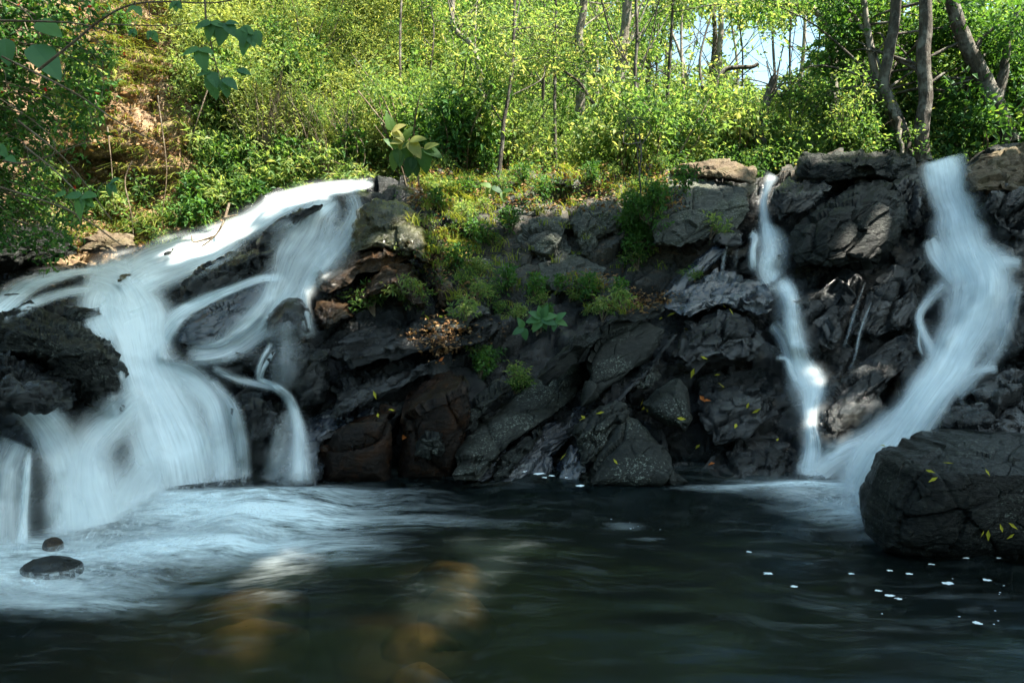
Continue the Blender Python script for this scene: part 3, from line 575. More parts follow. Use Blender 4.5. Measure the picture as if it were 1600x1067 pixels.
waterfall('wide white cascade fanning down the left side from the sunlit lip to the pool', [
  R_((585,286,9,.5),(545,293,12,.9),(490,302,17),(440,322,24),(390,352,28),(335,384,32),(280,405,38),(225,425,44),(185,455,55),(170,490,60),(190,530,50), dens=1.25, edge=.9, nu=19),
  R_((530,312,22,.7),(500,335,48,.9),(485,370,58,.9),(462,405,55,.95),(448,440,46,1),(430,475,38,.9),(400,510,32,.9),(350,545,26,.9),(290,556,22,.8), dens=.72, edge=.8, nu=25, layers=2),
  R_((545,300,16,.5),(555,330,20,.6),(540,365,26,.7),(515,400,30,.8),(492,430,22,.8),(476,462,14,.8),(478,500,16,.6),(484,530,18,.3), dens=.8),
  R_((448,436,8,.8),(405,436,9,1),(360,452,9,1),(315,472,13,1),(280,492,18,1),(250,528,26,1),(225,560,34,1), dens=1.2),
  R_((130,432,26,.6),(180,445,55,.9),(200,480,70,1),(212,525,64,1),(222,570,62,1),(240,615,72,1),(262,665,86,1),(280,715,95,1),(290,790,104,.7), dens=1.5, edge=1.3, nu=31, layers=3, fade=(.1,.14)),
  R_((240,575,18,.7),(290,590,34,.9),(328,625,34,1),(342,670,32,1),(350,720,30,1),(352,785,34,.7), dens=1.0, fade=(.05,.2)),
  R_((330,592,10,.4),(362,640,16,.7),(376,700,16,.6),(382,760,18,.6), dens=.7),
  R_((225,610,30,.7),(180,655,40,1),(140,700,58,1),(135,760,78,1),(150,830,96,1),(165,900,125,.8), dens=1.0, edge=1.2, nu=31, layers=3, fade=(.12,.2)),
  R_((260,700,60,.6),(220,760,80,1),(200,820,96,1),(190,895,110,.6), dens=.8, nu=25, fade=(.1,.2)),
  R_((-50,600,28,.8),(0,608,30,1),(50,640,34,1),(90,690,44,1),(110,750,50,.8),(120,810,56,.9),(120,900,75,.7), dens=1.3, nu=21, layers=3, fade=(.05,.2)),
  R_((30,690,40,.6),(10,740,50,.7),(5,800,56,.7),(0,900,66,.6), dens=.9, nu=21, fade=(.05,.2)),
  R_((-60,925,34,.5),(40,915,40,.8),(150,895,44,.9),(260,850,44,.9),(350,815,36,.8),(430,795,26,.6),(520,778,16,.3), dens=.75, nu=19, fade=(.1,.3)),
  R_((120,860,50,.5),(220,850,44,.8),(330,800,34,.8),(420,770,22,.5), dens=.7, nu=15, fade=(.2,.3)),
  R_((300,790,26,.5),(380,820,30,.8),(450,850,22,.6),(520,870,16,.3), dens=.6, nu=15, fade=(.2,.3)),
  R_((180,800,30,.4),(260,785,26,.9),(350,775,20,.9),(430,770,16,.7),(500,768,10,.3), dens=.8, nu=13, fade=(.1,.2), off=.1),
  R_((46,700,7,.7),(40,760,10,1),(36,820,12,1),(34,890,18,.8), dens=1.0, fade=(.1,.2)),
  R_((200,424,20,.5),(140,424,10,.7),(90,432,13,.9),(45,448,18,1),(10,472,26,1),(-30,505,34,.9), dens=1.1),
  R_((170,452,14,.6),(110,456,12,.8),(60,470,12,.8),(20,490,14,.7), dens=.8),
])
waterfall('thin trickle curving over the round boulders below the left cascade', [
  R_((425,535,6,.5),(408,565,5,.8),(405,590,7,1),(425,602,9,1),(450,622,11,1),(462,655,15,.9),(468,700,22,.7),(468,758,30,.6), dens=1.0, layers=3),
  R_((430,545,5,.4),(412,575,5,.8),(406,600,5,.6), dens=1.),
  R_((330,575,8,.5),(370,592,9,.8),(410,602,8,.9),(445,612,8,.6), dens=.9),
  R_((450,640,12,.4),(440,700,26,.5),(430,758,34,.5), dens=.5),
  R_((450,470,26,.25),(445,510,34,.35),(445,560,36,.3),(440,610,30,.15), dens=.5),
])
waterfall('narrow thin fall stepping down the black rocks right of the middle', [
  R_((1210,272,16,.5),(1200,290,10,.9),(1193,315,9,1),(1196,345,12,1),(1200,365,20,1),(1206,390,24,.9),(1200,420,24,.8),(1212,440,24,.9), dens=1.1, layers=2),
  R_((1205,350,14,.3),(1206,372,30,.7),(1206,400,32,.7),(1204,430,30,.5),(1215,455,26,.3), dens=.6, nu=21),
  R_((1245,560,20,.3),(1256,590,40,.6),(1262,620,42,.6),(1266,660,26,.4),(1268,720,26,.4),(1262,758,34,.3), dens=.55, nu=21),
  R_((1225,450,18,.3),(1232,490,30,.5),(1240,530,28,.5),(1246,560,30,.3), dens=.6, nu=19),
  R_((1172,364,12,.6),(1180,372,10,.9),(1176,395,9,.9),(1178,425,11,.5), dens=.9),
  R_((1215,438,22,.7),(1232,460,22,.9),(1238,495,18,.8),(1240,520,20,1),(1248,560,24,1),(1262,590,34,1),(1268,612,28,1),(1264,650,14,1),(1268,700,17,.9),(1262,752,30,.8), dens=.95, layers=2),
  R_((1205,505,12,.5),(1222,525,14,.9),(1236,560,16,.7),(1250,595,20,.7), dens=.7),
  R_((1212,560,6,.5),(1230,562,8,1),(1240,585,10,.9),(1256,605,12,.8), dens=.9),
  R_((1138,384,3,.3),(1132,400,4,.7),(1128,426,5,.3), dens=.45, layers=1), R_((1152,388,3,.3),(1150,405,3,.7),(1148,420,3,.2), dens=.4, layers=1),
  R_((1278,620,6,.4),(1272,660,5,.8),(1280,700,6,.7),(1272,748,9,.6), dens=.8, layers=1),
])
waterfall('wide powerful fall at the right dropping from the skyline rocks into the pool', [
  R_((1472,246,38,.7),(1476,262,40,1),(1482,300,40,1),(1492,330,42,1),(1500,365,50,.8),(1512,395,50,1),(1530,440,58,.8),(1524,485,58,.75),(1505,530,52,.9),(1482,575,42,1),(1446,625,42,1),(1408,680,46,1),(1372,730,60,1),(1345,800,76,.8), dens=1.3, nu=31, layers=3, edge=1., off=.12, fade=(.04,.08)),
  R_((1455,370,20,.5),(1470,400,30,1),(1500,425,34,1),(1560,410,20,.8),(1598,412,14,.5), dens=1., layers=1),
  R_((1480,440,18,.5),(1450,470,12,.7),(1436,500,10,.8),(1455,545,14,.9),(1478,570,18,.8), dens=.8),
  R_((1590,440,16,.4),(1575,490,20,.6),(1560,540,18,.6),(1530,580,14,.6),(1490,620,20,.6), dens=.7),
  R_((1560,575,12,.5),(1520,582,12,.8),(1470,610,18,.8), dens=.8),
  R_((1400,650,30,.4),(1350,690,30,.7),(1300,720,34,.8),(1260,752,40,.8), dens=.75, nu=19),
  R_((1350,690,14,.5),(1320,700,12,.8),(1290,725,14,.7), dens=.8),
  R_((1160,762,12,.3),(1230,764,20,.7),(1300,778,30,.9),(1370,800,34,.9),(1420,820,30,.6), dens=.8, nu=15, fade=(.25,.1)),
  R_((1375,700,50,.6),(1345,750,50,.9),(1330,800,60,.9), dens=.9, nu=19),
])
waterfall('faint forked trickle down the craggy rock between the two right falls', [
  R_((1352,440,2,.3),(1345,460,3,.6),(1338,480,4,.5),(1332,500,4,.6),(1326,520,3,.5),(1318,545,5,.3), dens=.4, layers=1),
  R_((1362,470,2,.3),(1352,495,3,.6),(1345,515,4,.5),(1340,535,4,.6),(1335,560,3,.4),(1326,580,5,.2), dens=.4, layers=1),
  R_((1440,500,5,.4),(1436,535,5,.8),(1445,560,5,.4), dens=.8, layers=1),
])

# two stones in the foam
for (px, py, rx, ry, h, mt, lab) in [(84, 863, .055, .05, .055, 'brown', 'small brown stone wet with spray in the foam at lower left'), (82, 899, .15, .085, .06, 'wet', 'dark rock nearly drowned in the foam at lower left')]:
    c = onz(px, py, 0.); th, ph = np.meshgrid(np.linspace(0, 2 * PI, 61)[:-1], np.linspace(.02, PI - .02, 30))
    S = np.stack([np.sin(ph) * np.cos(th), np.sin(ph) * np.sin(th), np.cos(ph)], -1).reshape(-1, 3)
    S = S * (1 + .20 * fbm(S * 1.4 + px, 3, 8) + .05 * fbm(S * 6 + px, 3, 9))[:, None] * np.array([rx, ry, h])
    o = link('boulder', new_mesh('boulder', S, grid_faces(30, 60, True), ROCK[mt])); o.location = (c[0], c[1], .03); tag(o, lab, 'boulder')

# ---------------------------------------------------------------- the pool
SUNW = np.array(SUN)
FOAM = [(280,778,.7,.14,.9),(440,772,.55,.10,.7),(110,870,1.1,.42,1.0),(300,800,.85,.35,1.0),(420,800,.8,.28,.9),(400,860,.75,.18,.95),(20,920,.7,.24,.75),(520,770,.9,.16,.35),(100,950,.4,.07,.45),(600,820,1.0,.14,.25),(450,830,.55,.2,.7),
        (1300,765,.75,.22,.9),(1340,800,.5,.22,1.0),(1230,760,.7,.12,.6),(1420,830,.5,.2,.3),(980,820,.18,.1,.24),(1010,840,.16,.06,.22),(1250,870,.5,.12,.11),(1440,935,.5,.10,.12),(560,790,.8,.2,.3)]
qx = np.concatenate([np.linspace(-14, -4.5, 20)[:-1], np.linspace(-4.5, 4.8, 420), np.linspace(4.8, 14, 20)[1:]])
qy = np.concatenate([np.linspace(-9, 1.2, 16)[:-1], np.linspace(1.2, 5.9, 330)])
QX, QY = np.meshgrid(qx, qy)
Qp = np.stack([QX, QY, np.zeros_like(QX)], -1).reshape(-1, 3)
foam = np.zeros(len(Qp))
wx = Qp[:, 0] + .25 * fbm(Qp * np.array([1.2, 3, 1]), 3, 21); wy = Qp[:, 1] + .10 * fbm(Qp * np.array([1.2, 5, 1]), 3, 22)
for (a, b, rx, ry, am) in FOAM:
    c = onz(a, b); foam += am * .85 * np.exp(-(((wx - c[0]) / rx / .8) ** 2 + ((wy - c[1]) / ry / .85) ** 2))
Qp[:, 2] = .012 * fbm(Qp * np.array([1.5, 4, 1]), 3, 23) + .03 * np.clip(foam, 0, 1.2) * (1 + fbm(Qp * 3, 2, 24))
def pool_mat():
    m = M('pool_water'); g = m.n('TexCoord').outputs['Object']
    warp = m.n('VectorMath', {'operation': 'ADD'}, i0=g, i1=m.n('VectorMath', {'operation': 'SCALE'}, i0=m.noise(g, .7, 2, out=1), Scale=.8).outputs[0]).outputs[0]
    st = m.n('Mapping', None, Vector=warp, Rotation=(0, 0, R(-6)), Scale=(1.2, 4.5, 1)).outputs[0]
    s1 = m.noise(st, 1.3, 6, .68, dist=.15); s2 = m.noise(st, 7, 5, .7); s3 = m.noise(g, 5, 4, .6)
    fo = m.n('Attribute', {'attribute_name': 'foam'}).outputs['Fac']
    k = m.n('MapRange', None, Value=m.math('ADD', m.math('MULTIPLY', s1, .6), m.math('MULTIPLY', s2, .4)), From_Min=.38, From_Max=.62, To_Min=.2, To_Max=1.3).outputs[0]
    al = m.math('MULTIPLY', m.math('SUBTRACT', m.math('MULTIPLY', fo, k), .05, True), .95, True)
    wi = m.math('MULTIPLY', m.ramp(m.noise(st, 2.2, 6, .7, dist=.6), [(.50, (0, 0, 0)), (.72, (1, 1, 1))]), m.ramp(m.noise(g, .8, 3), [(.42, (.1, .1, .1)), (.6, (1, 1, 1))]))
    al = m.math('ADD', al, m.math('MULTIPLY', wi, .06), True)
    b = m.n('Bump', None, Height=s2, Strength=.08, Distance=.015).outputs[0]
    b = m.n('Bump', None, Height=s1, Strength=.09, Distance=.05, Normal=b).outputs[0]
    gl = m.n('BsdfGlossy', None, Color=(.42, .58, .68, 1), Roughness=.16, Normal=b).outputs[0]
    tr = m.n('BsdfTransparent', None, Color=(.66, .64, .50, 1)).outputs[0]
    murk = m.n('BsdfDiffuse', None, Color=(.014, .022, .022, 1)).outputs[0]
    rf = m.n('BsdfRefraction', None, Color=(.66, .64, .50, 1), Roughness=.2, IOR=1.33).outputs[0]
    tr = m.n('MixShader', None, i0=.6, i1=tr, i2=rf).outputs[0]
    body = m.n('MixShader', None, i0=.25, i1=tr, i2=murk).outputs[0]
    fr = m.n('Fresnel', None, IOR=1.3, Normal=b).outputs[0]
    sh = m.n('MixShader', None, i0=fr, i1=body, i2=gl).outputs[0]
    wh = m.n('BsdfDiffuse', None, Color=m.mix(s1, (.62, .80, .87), (.88, .94, .96)), Normal=b).outputs[0]
    return m.done(m.n('MixShader', None, i0=al, i1=sh, i2=wh).outputs[0])
tag(link('water', new_mesh('water', Qp, grid_faces(len(qy), len(qx))[:, ::-1], pool_mat(), {'foam': foam})), 'dark pool with soft streaks of foam spreading from the falls', 'pool', kind='structure')
def bed_stone_mat():
    m = M('pool_bed_silt'); g = m.n('TexCoord').outputs['Object']
    v = m.n('TexVoronoi', {'feature': 'SMOOTH_F1'}, Vector=g, Scale=2.6, Smoothness=.4)
    col = m.mix(m.noise(g, 1.5, 4), (.018, .016, .009), (.050, .040, .018)); col = m.mix(v.outputs[0], col, (.008, .011, .008))
    return m.done(m.n('BsdfPrincipled', None, Base_Color=col, Roughness=.9).outputs[0])
bxg, byg = np.meshgrid(np.linspace(-7.4, 7.4, 160), np.linspace(-4, 5.5, 110))
Bp = np.stack([bxg, byg, -.5 + .10 * fbm(np.stack([bxg, byg, bxg * 0], -1) * 1.4, 4, 31)], -1).reshape(-1, 3)
tag(link('pool_bed', new_mesh('pool_bed', Bp, grid_faces(110, 160), bed_stone_mat())), 'silty stony bed of the pool', 'pool bed', kind='structure')
def gold_mat():
    m = M('golden_stone'); g = m.n('TexCoord').outputs['Object']
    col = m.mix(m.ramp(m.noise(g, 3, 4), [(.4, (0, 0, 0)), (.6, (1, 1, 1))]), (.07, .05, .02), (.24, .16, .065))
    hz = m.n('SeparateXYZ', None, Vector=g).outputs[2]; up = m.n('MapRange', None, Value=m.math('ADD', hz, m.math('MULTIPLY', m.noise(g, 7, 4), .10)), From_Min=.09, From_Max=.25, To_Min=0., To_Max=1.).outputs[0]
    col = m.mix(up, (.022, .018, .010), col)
    return m.done(m.n('BsdfPrincipled', None, Base_Color=col, Roughness=.8).outputs[0])
GOLD = gold_mat()
LIT = []
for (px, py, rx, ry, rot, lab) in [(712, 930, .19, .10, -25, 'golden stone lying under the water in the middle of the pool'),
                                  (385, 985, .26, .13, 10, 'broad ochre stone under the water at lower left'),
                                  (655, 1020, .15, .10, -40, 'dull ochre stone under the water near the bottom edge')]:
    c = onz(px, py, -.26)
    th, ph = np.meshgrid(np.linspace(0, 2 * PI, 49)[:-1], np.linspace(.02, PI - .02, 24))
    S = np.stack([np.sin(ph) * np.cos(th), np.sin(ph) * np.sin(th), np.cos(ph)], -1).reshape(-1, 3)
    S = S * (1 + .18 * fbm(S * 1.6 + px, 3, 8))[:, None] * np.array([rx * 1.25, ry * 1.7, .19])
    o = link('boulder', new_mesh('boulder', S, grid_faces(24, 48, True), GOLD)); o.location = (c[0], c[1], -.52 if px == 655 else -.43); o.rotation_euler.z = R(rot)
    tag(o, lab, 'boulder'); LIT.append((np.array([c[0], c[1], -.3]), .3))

# ---------------------------------------------------------------- leaves
def frames(n_, d):
    """orthonormal frames from leaf direction d and rough normal n_"""
    d = d / (np.linalg.norm(d, axis=1)[:, None] + 1e-9); s = np.cross(d, n_); s /= np.linalg.norm(s, axis=1)[:, None] + 1e-9
    return d, s, np.cross(s, d)
def leaves(pos, d, nrm, size, width=.42, lv=None, fold=.12, droop=.15):
    """one folded pointed leaf (four triangles as two quads) per row"""
    n = len(pos); size = np.broadcast_to(size, (n,)); d, s, u = frames(nrm, d)
    L = size[:, None]; W = L * width * .5
    b = pos; mid = pos + d * L * .45 + u * L * .02; tip = pos + d * L - u * L * droop
    l = pos + d * L * .42 + s * W + u * L * fold; r = pos + d * L * .42 - s * W + u * L * fold
    V = np.stack([b, l, tip, r, mid], 1).reshape(-1, 3); k = np.arange(n)[:, None] * 5
    F = np.concatenate([k + [0, 4, 1], k + [1, 4, 2], k + [2, 4, 3], k + [3, 4, 0]], 0)
    lv = rng.random(n) if lv is None else lv
    return V, F, np.repeat(lv, 5)
def rand_dir(n, up=0., flat=1.):
    d = rng.normal(size=(n, 3)); d[:, 2] *= flat; d[:, 2] += up; return d / np.linalg.norm(d, axis=1)[:, None]
GAPS = [(1190, 90, 80, 52, .86), (1110, 75, 75, 45, .72), (1255, 55, 45, 35, .7), (1030, 110, 40, 30, .45), (1170, 215, 26, 22, .8), (940, 140, 30, 40, .35), (1090, 110, 30, 30, .5), (1480, 110, 30, 40, .25)]
def sky_keep(P):
    x, y = to_px(P); pr = np.zeros(len(P))
    for a, b, rx, ry, s in GAPS: pr = np.maximum(pr, s * np.clip(1.6 - 1.2 * np.hypot((x - a) / rx, (y - b) / ry), 0, 1))
    keep = rng.random(len(P)) > pr
    # far crowns keep an open view of the sky there: whole tufts go, not single leaves
    pr = np.maximum(pr, np.clip((150 - y) / 150, 0, 1) * np.clip((x - 780) / 150, 0, 1) * .25)
    t = vnoise(np.stack([x / 11., y / 11., P[:, 1] * 0], 1), 77) * .5 + .5
    return keep & (t > pr * .8)
class Leafs:
    def __init__(s): s.V = []; s.F = []; s.A = []; s.n = 0
    def add(s, V, F, A): s.V.append(V); s.F.append(F + s.n); s.A.append(A); s.n += len(V)
    def mesh(s, name, mat, o3=None):
        V = np.concatenate(s.V); V = V if o3 is None else V - o3
        return new_mesh(name, V, np.concatenate(s.F), mat, {'lv': np.concatenate(s.A)}, smooth=False)
def clump(LS, c, rad, n, size, width=.42, up=.15, gap=True, lvb=None, shell=.5):
    c = np.asarray(c, float); rad = np.broadcast_to(rad, (3,))
    q = rand_dir(n) * (rng.random(n) ** shell)[:, None] * rad
    p = c + q
    if gap:
        k = sky_keep(p); p = p[k]; q = q[k]
        if len(p) == 0: return
    m = len(p); d = q / (np.linalg.norm(q, axis=1)[:, None] + 1e-6) * .7 + rand_dir(m, -.1) * .9
    nr = rand_dir(m, 1.1)
    lv = rng.random(m) * .5 + (rng.random() * .5 if lvb is None else lvb)
    LS.add(*leaves(p, d, nr, size * rng.uniform(.6, 1.3, m), width, lv))
def blades(LS, base, h, n, spread=.1, lean=.35, wd=.012, lv0=0., segs=3, dirb=None):
    """arching grass blades from one tuft"""
    base = np.asarray(base, float); a = rng.uniform(0, 2 * PI, n); r = spread * np.sqrt(rng.random(n))
    p = base + np.stack([np.cos(a) * r, np.sin(a) * r, np.zeros(n)], 1); hh = h * rng.uniform(.5, 1.15, n)
    b = rng.uniform(0, 2 * PI, n); out = np.stack([np.cos(b), np.sin(b), np.zeros(n)], 1) * rng.uniform(.3, 1, n)[:, None] * lean
    if dirb is not None: out = out + np.asarray(dirb)
    side = np.stack([-np.sin(b + .7), np.cos(b + .7), np.zeros(n)], 1)
    rows = []
    for k in range(segs + 1):
        t = k / segs; c = p + np.array([0, 0, 1.]) * (hh * (t - .35 * t * t))[:, None] + out * (hh * t * t * 1.3)[:, None] - np.array([0, 0, 1.]) * (hh * .3 * t ** 3 * np.linalg.norm(out, axis=1))[:, None]
        w_ = wd * (1 - t) * .5 + .0015; rows += [c - side * w_, c + side * w_]
    V = np.stack(rows, 1); m = 2 * (segs + 1); k = np.arange(n)[:, None] * m
    F = np.concatenate([k + [2 * i, 2 * i + 1, 2 * i + 3] for i in range(segs)] + [k + [2 * i, 2 * i + 3, 2 * i + 2] for i in range(segs)], 0)
    LS.add(V.reshape(-1, 3), F, np.repeat(np.clip(rng.random(n) * .8 + lv0, 0, 1), m))

# ---------------------------------------------------------------- left bank
BC = {-300: [(-260, 9.2), (100, 8.2), (250, 8.0), (420, 8.0)], 0: [(-260, 10.2), (60, 9.0), (200, 8.7), (300, 8.6), (430, 8.4)],
      150: [(-260, 11), (50, 9.9), (150, 9.5), (225, 9.3), (245, 9.75), (320, 9.6), (350, 9.2), (430, 8.7)], 250: [(-260, 11.6), (50, 10.3), (150, 9.8), (260, 9.5), (330, 9.4), (420, 8.9)],
      400: [(-260, 13), (0, 11.4), (100, 10.8), (200, 10.3), (270, 9.9), (330, 9.4), (420, 9.0)], 560: [(-260, 14.5), (0, 12.4), (120, 11.6), (220, 10.9), (270, 10.1), (330, 9.6), (420, 9.4)],
      720: [(-260, 17), (0, 14.5), (120, 13.2), (200, 12), (250, 10.8), (330, 10.3), (420, 10)], 900: [(-260, 26), (0, 20), (120, 17), (200, 14.5), (250, 12.5), (330, 11), (420, 11)]}
bk_ = sorted(BC)
def bankY(px, py):
    px, py = np.broadcast_arrays(np.asarray(px, float), np.asarray(py, float))
    tab = np.stack([np.interp(py, [a for a, b in BC[k]], [b for a, b in BC[k]]) for k in bk_])
    ka = np.array(bk_, float); idx = np.clip(np.searchsorted(bk_, px) - 1, 0, len(bk_) - 2)
    t = np.clip((px - ka[idx]) / (ka[idx + 1] - ka[idx]), 0, 1); t = t * t * (3 - 2 * t)
    return np.take_along_axis(tab, idx[None], 0)[0] * (1 - t) + np.take_along_axis(tab, idx[None] + 1, 0)[0] * t
bpx, bpy_ = np.meshgrid(np.linspace(-300, 900, 330), np.linspace(-240, 425, 190))
Kv = PN(bpx, bpy_, bankY(bpx, bpy_)).reshape(-1, 3)
kme = new_mesh('bank', Kv, grid_faces(190, 330), SOIL)
V = co_of(kme); N = no_of(kme)
if N[:, 1].mean() > 0: N = -N
F1_, F2_, D_, H_ = voro(V / .45, 400)
V = V + N * (.30 * fbm(V * 1.1, 4, 51) + .14 * fbm(V * 3.6, 3, 52, True) + .05 * (H_[:, 0] * 2 - 1) - .08 * np.exp(-(F2_ - F1_) / .08))[:, None]
set_co(kme, V)
kx, ky = to_px(V); gr = np.clip(sst(kx, 300, 400) + .5 * fbm(V * 1.3, 3, 88), 0, 1); kme.attributes.new('green', 'FLOAT', 'POINT').data.foreach_set('value', gr.astype(np.float32))
tag(link('bank', kme), 'steep crumbling ochre earth bank above the left side of the stream', 'bank', kind='structure')
KB = BVHTree.FromPolygons([tuple(v) for v in V], [tuple(int(i) for i in f) for f in grid_faces(190, 330)])
def bank_hit(px, py):
    d = Vector(PN(px, py, 5.)) - CAMV; d.normalize(); h, n, i, t = KB.ray_cast(CAMV, d)
    return np.array(h) if h is not None else None
def rock_hit(px, py):
    h, n = hitY(px, py); return (np.array(h), np.array(n)) if h is not None else (None, None)

# ---------------------------------------------------------------- trees
def tree(path, Y, r0, r1, label, bark='dark', leaf='forest', clumps=14, spread=(1.6, 1.6, 1.3), lsize=.09, nper=260, crad=.5,
         limbs=None, group=None, name='tree', top=None, Ytop=None, world=None, gap=True, low=.45, cat='tree'):
    if world is not None: P = np.asarray(world, float)
    else:
        Ys = np.linspace(Y, Ytop or Y, len(path)); P = np.array([PN(a, b, y) for (a, b), y in zip(path, Ys)])
    n = max(10, 5 * len(P)); S = spline(P, n); S[:, :2] += .015 * np.stack([vnoise(S * 2, 5), vnoise(S * 2, 6)], 1)
    root = empty(name, S[0]); tag(root, label, cat, group); o3 = S[0]
    T = Tubes(); rad = r0 + (r1 - r0) * np.linspace(0, 1, n); rad[0] *= 1.35; rad[1] *= 1.12
    T.add(S - o3, rad, sides=10, wob=.06)
    B = Tubes(); LS = Leafs()
    for lb in (limbs or []):
        yy = lb.get('Y', Y); q = np.array([PN(a, b, yy + dy) for a, b, dy in lb['p']]); q = spline(q, 14); q += .02 * rng.normal(size=q.shape) * np.linspace(0, 1, 14)[:, None]
        B.add(q - o3, lb['r'], lb['r'] * .4, sides=7, wob=.08)
        for _ in range(lb.get('n', 4)):
            c = q[rng.integers(6, 14)] + rng.normal(size=3) * .25; clump(LS, c, crad * .7, nper, lsize, gap=gap)
    end = np.asarray(top) if top is not None else S[-1]
    for k in range(clumps):
        c = end + rand_dir(1)[0] * np.array(spread) * rng.random() ** .4
        if top is not None and world is None: c[1] = max(end[1] + .25 + abs(c[1] - end[1]), 10.25)
        if gap and sky_keep(np.repeat(c[None], 12, 0)).mean() < .4: continue
        s = S[int(rng.uniform(low, 1) * (n - 1))]
        if c[2] < s[2] - .3: s = S[int(low * (n - 1))]
        q = spline(np.array([s, (s + c) / 2 + rng.normal(size=3) * .15 + [0, 0, .1], c]), 9); B.add(q - o3, r1 * .22 + .006, .004, sides=5)
        clump(LS, c, np.array([1, 1, .6]) * crad * rng.uniform(.7, 1.2), nper, lsize, gap=gap)
        for j in range(3):
            e = c + rng.normal(size=3) * crad * .6; B.add(np.array([c - o3, (c + e) / 2 - o3 + .03 * rng.normal(size=3), e - o3]), .006, .003, sides=4)
    if 0 < len(B.V) <= 8:
        for a_, b_ in zip(B.V, B.F): T.V.append(a_); T.F.append(b_ + T.n)
        T.n += B.n; B.n = 0
    link('trunk', T.mesh('trunk', BARK[bark]), root)
    if B.n: link('limbs', B.mesh('limbs', BARK[bark]), root)
    if LS.n: link('crown', LS.mesh('crown', LEAF[leaf], o3), root)
    return root
tree([(662, 90), (658, 40), (655, -30), (650, -140)], 14.5, .30, .24, 'thick pale trunk at the top behind the feathery grass', 'pale', clumps=10, spread=(2.5, 2, 1.5))
tree([(752, 262), (754, 200), (750, 120), (735, 70), (708, 40), (708, -30), (690, -150)], 10.6, .055, .03, 'slim tree with a pale kinked stem left of the forked sapling', 'pale', 'yellow', clumps=9, crad=.4, nper=160, lsize=.07,
     limbs=[dict(p=[(752, 190, 0), (770, 165, .1), (792, 150, .2)], r=.012)])
tree([(778, 290), (784, 230), (786, 190), (798, 130), (802, 70), (803, 10), (806, -80)], 9.3, .032, .016, 'forked sapling growing from the terrace above the grey rocks', 'dark', 'yellow', clumps=10, spread=(.8, .6, .9), crad=.32, nper=120, lsize=.065,
     top=PN(806, 30, 9.3), limbs=[dict(p=[(784, 190, 0), (765, 160, 0), (745, 120, .1), (735, 90, .1)], r=.012), dict(p=[(800, 95, 0), (780, 75, 0), (762, 62, 0)], r=.010), dict(p=[(801, 60, 0), (815, 52, 0), (822, 46, 0)], r=.008)])
tree([(950, 212), (958, 170), (968, 120), (974, 70), (980, 0), (985, -120)], 12.5, .12, .07, 'leaning pale trunk in the middle of the wood', 'pale', clumps=14, lsize=.08, spread=(2, 1.5, 1.6),
     limbs=[dict(p=[(972, 105, 0), (945, 108, .2), (925, 120, .2)], r=.03), dict(p=[(975, 80, 0), (990, 60, 0), (1010, 45, 0)], r=.03)])
tree([(902, 205), (908, 150), (912, 100), (905, 60), (912, 0), (905, -110)], 13.5, .10, .06, 'pale forked trunk left of the leaning one', 'pale', clumps=12, lsize=.08, spread=(2, 1.5, 1.5), limbs=[dict(p=[(911, 115, 0), (925, 90, 0), (930, 60, 0)], r=.03)])
tree([(940, 240), (945, 190), (925, 160), (905, 130), (880, 110), (850, 80)], 11, .03, .015, 'thin dark tree bending left below the pale trunks', 'dark', clumps=5, crad=.4, nper=140, lsize=.07)
tree([(998, 262), (1000, 220), (996, 170), (992, 110), (996, 50), (990, -50)], 10.2, .035, .02, 'straight thin dark tree behind the grey rocks', 'dark', clumps=9, spread=(1, 1, 1.2), crad=.4, nper=160, lsize=.07)
tree([(1000, 330), (1001, 300), (999, 270), (1002, 240), (998, 205)], 8.05, .014, .008, 'small bare stemmed sapling standing before the pale boulder', 'dark', clumps=5, spread=(.3, .3, .2), crad=.16, nper=40, lsize=.06)
tree([(1195, 268), (1192, 235), (1188, 205), (1195, 170), (1210, 120)], 10.3, .09, .05, 'stout little tree forking low behind the lip of the thin fall', 'dark', clumps=9, spread=(1.2, 1, .9), crad=.42, nper=170, lsize=.07,
     limbs=[dict(p=[(1192, 240, 0), (1178, 215, 0), (1165, 190, .1), (1150, 178, .1)], r=.035), dict(p=[(1190, 215, 0), (1172, 190, 0), (1170, 165, 0)], r=.025)])
tree([(1300, 235), (1302, 180), (1300, 110), (1302, 60), (1298, 0), (1295, -120)], 12.2, .10, .08, 'tree with a great limb arching left across the sky gap', 'pale', top=PN(1290, 60, 12.2), clumps=16, spread=(2.2, 1.6, 1.6), lsize=.08,
     limbs=[dict(p=[(1302, 62, 0), (1294, 38, 0), (1275, 18, 0), (1262, 6, 0), (1240, 9, -.1), (1215, 4, -.2), (1200, -5, -.2)], r=.065, n=3), dict(p=[(1302, 50, 0), (1320, 30, .1), (1345, 18, .2), (1330, 0, .2), (1310, -20, .2)], r=.04)])
tree([(1298, 250), (1290, 200), (1270, 165), (1245, 148), (1225, 150), (1198, 142)], 10.8, .055, .03, 'crooked tree reaching left below the sky gap', 'dark', clumps=7, spread=(1, .8, .5), crad=.4, nper=170, lsize=.07)
tree([(1130, 262), (1122, 200), (1115, 150), (1130, 112), (1150, 106), (1175, 105), (1185, 100)], 11.5, .05, .03, 'tree with a level branch crossing under the sky gap', 'dark', clumps=6, spread=(1, .8, .8), crad=.4, nper=170, lsize=.07, top=PN(1110, 160, 11.5))
tree([(1412, 240), (1400, 200), (1378, 150), (1362, 95), (1358, 60), (1352, 20), (1340, -60)], 9.9, .062, .035, 'slender mottled trunk curving up left of the big pair', 'pale', 'bush', top=PN(1340, 40, 9.9), clumps=9, lsize=.08, spread=(1.5, 1, 1), limbs=[dict(p=[(1358, 60, 0), (1340, 35, .1), (1322, 5, .1), (1310, -20, .1)], r=.035)])
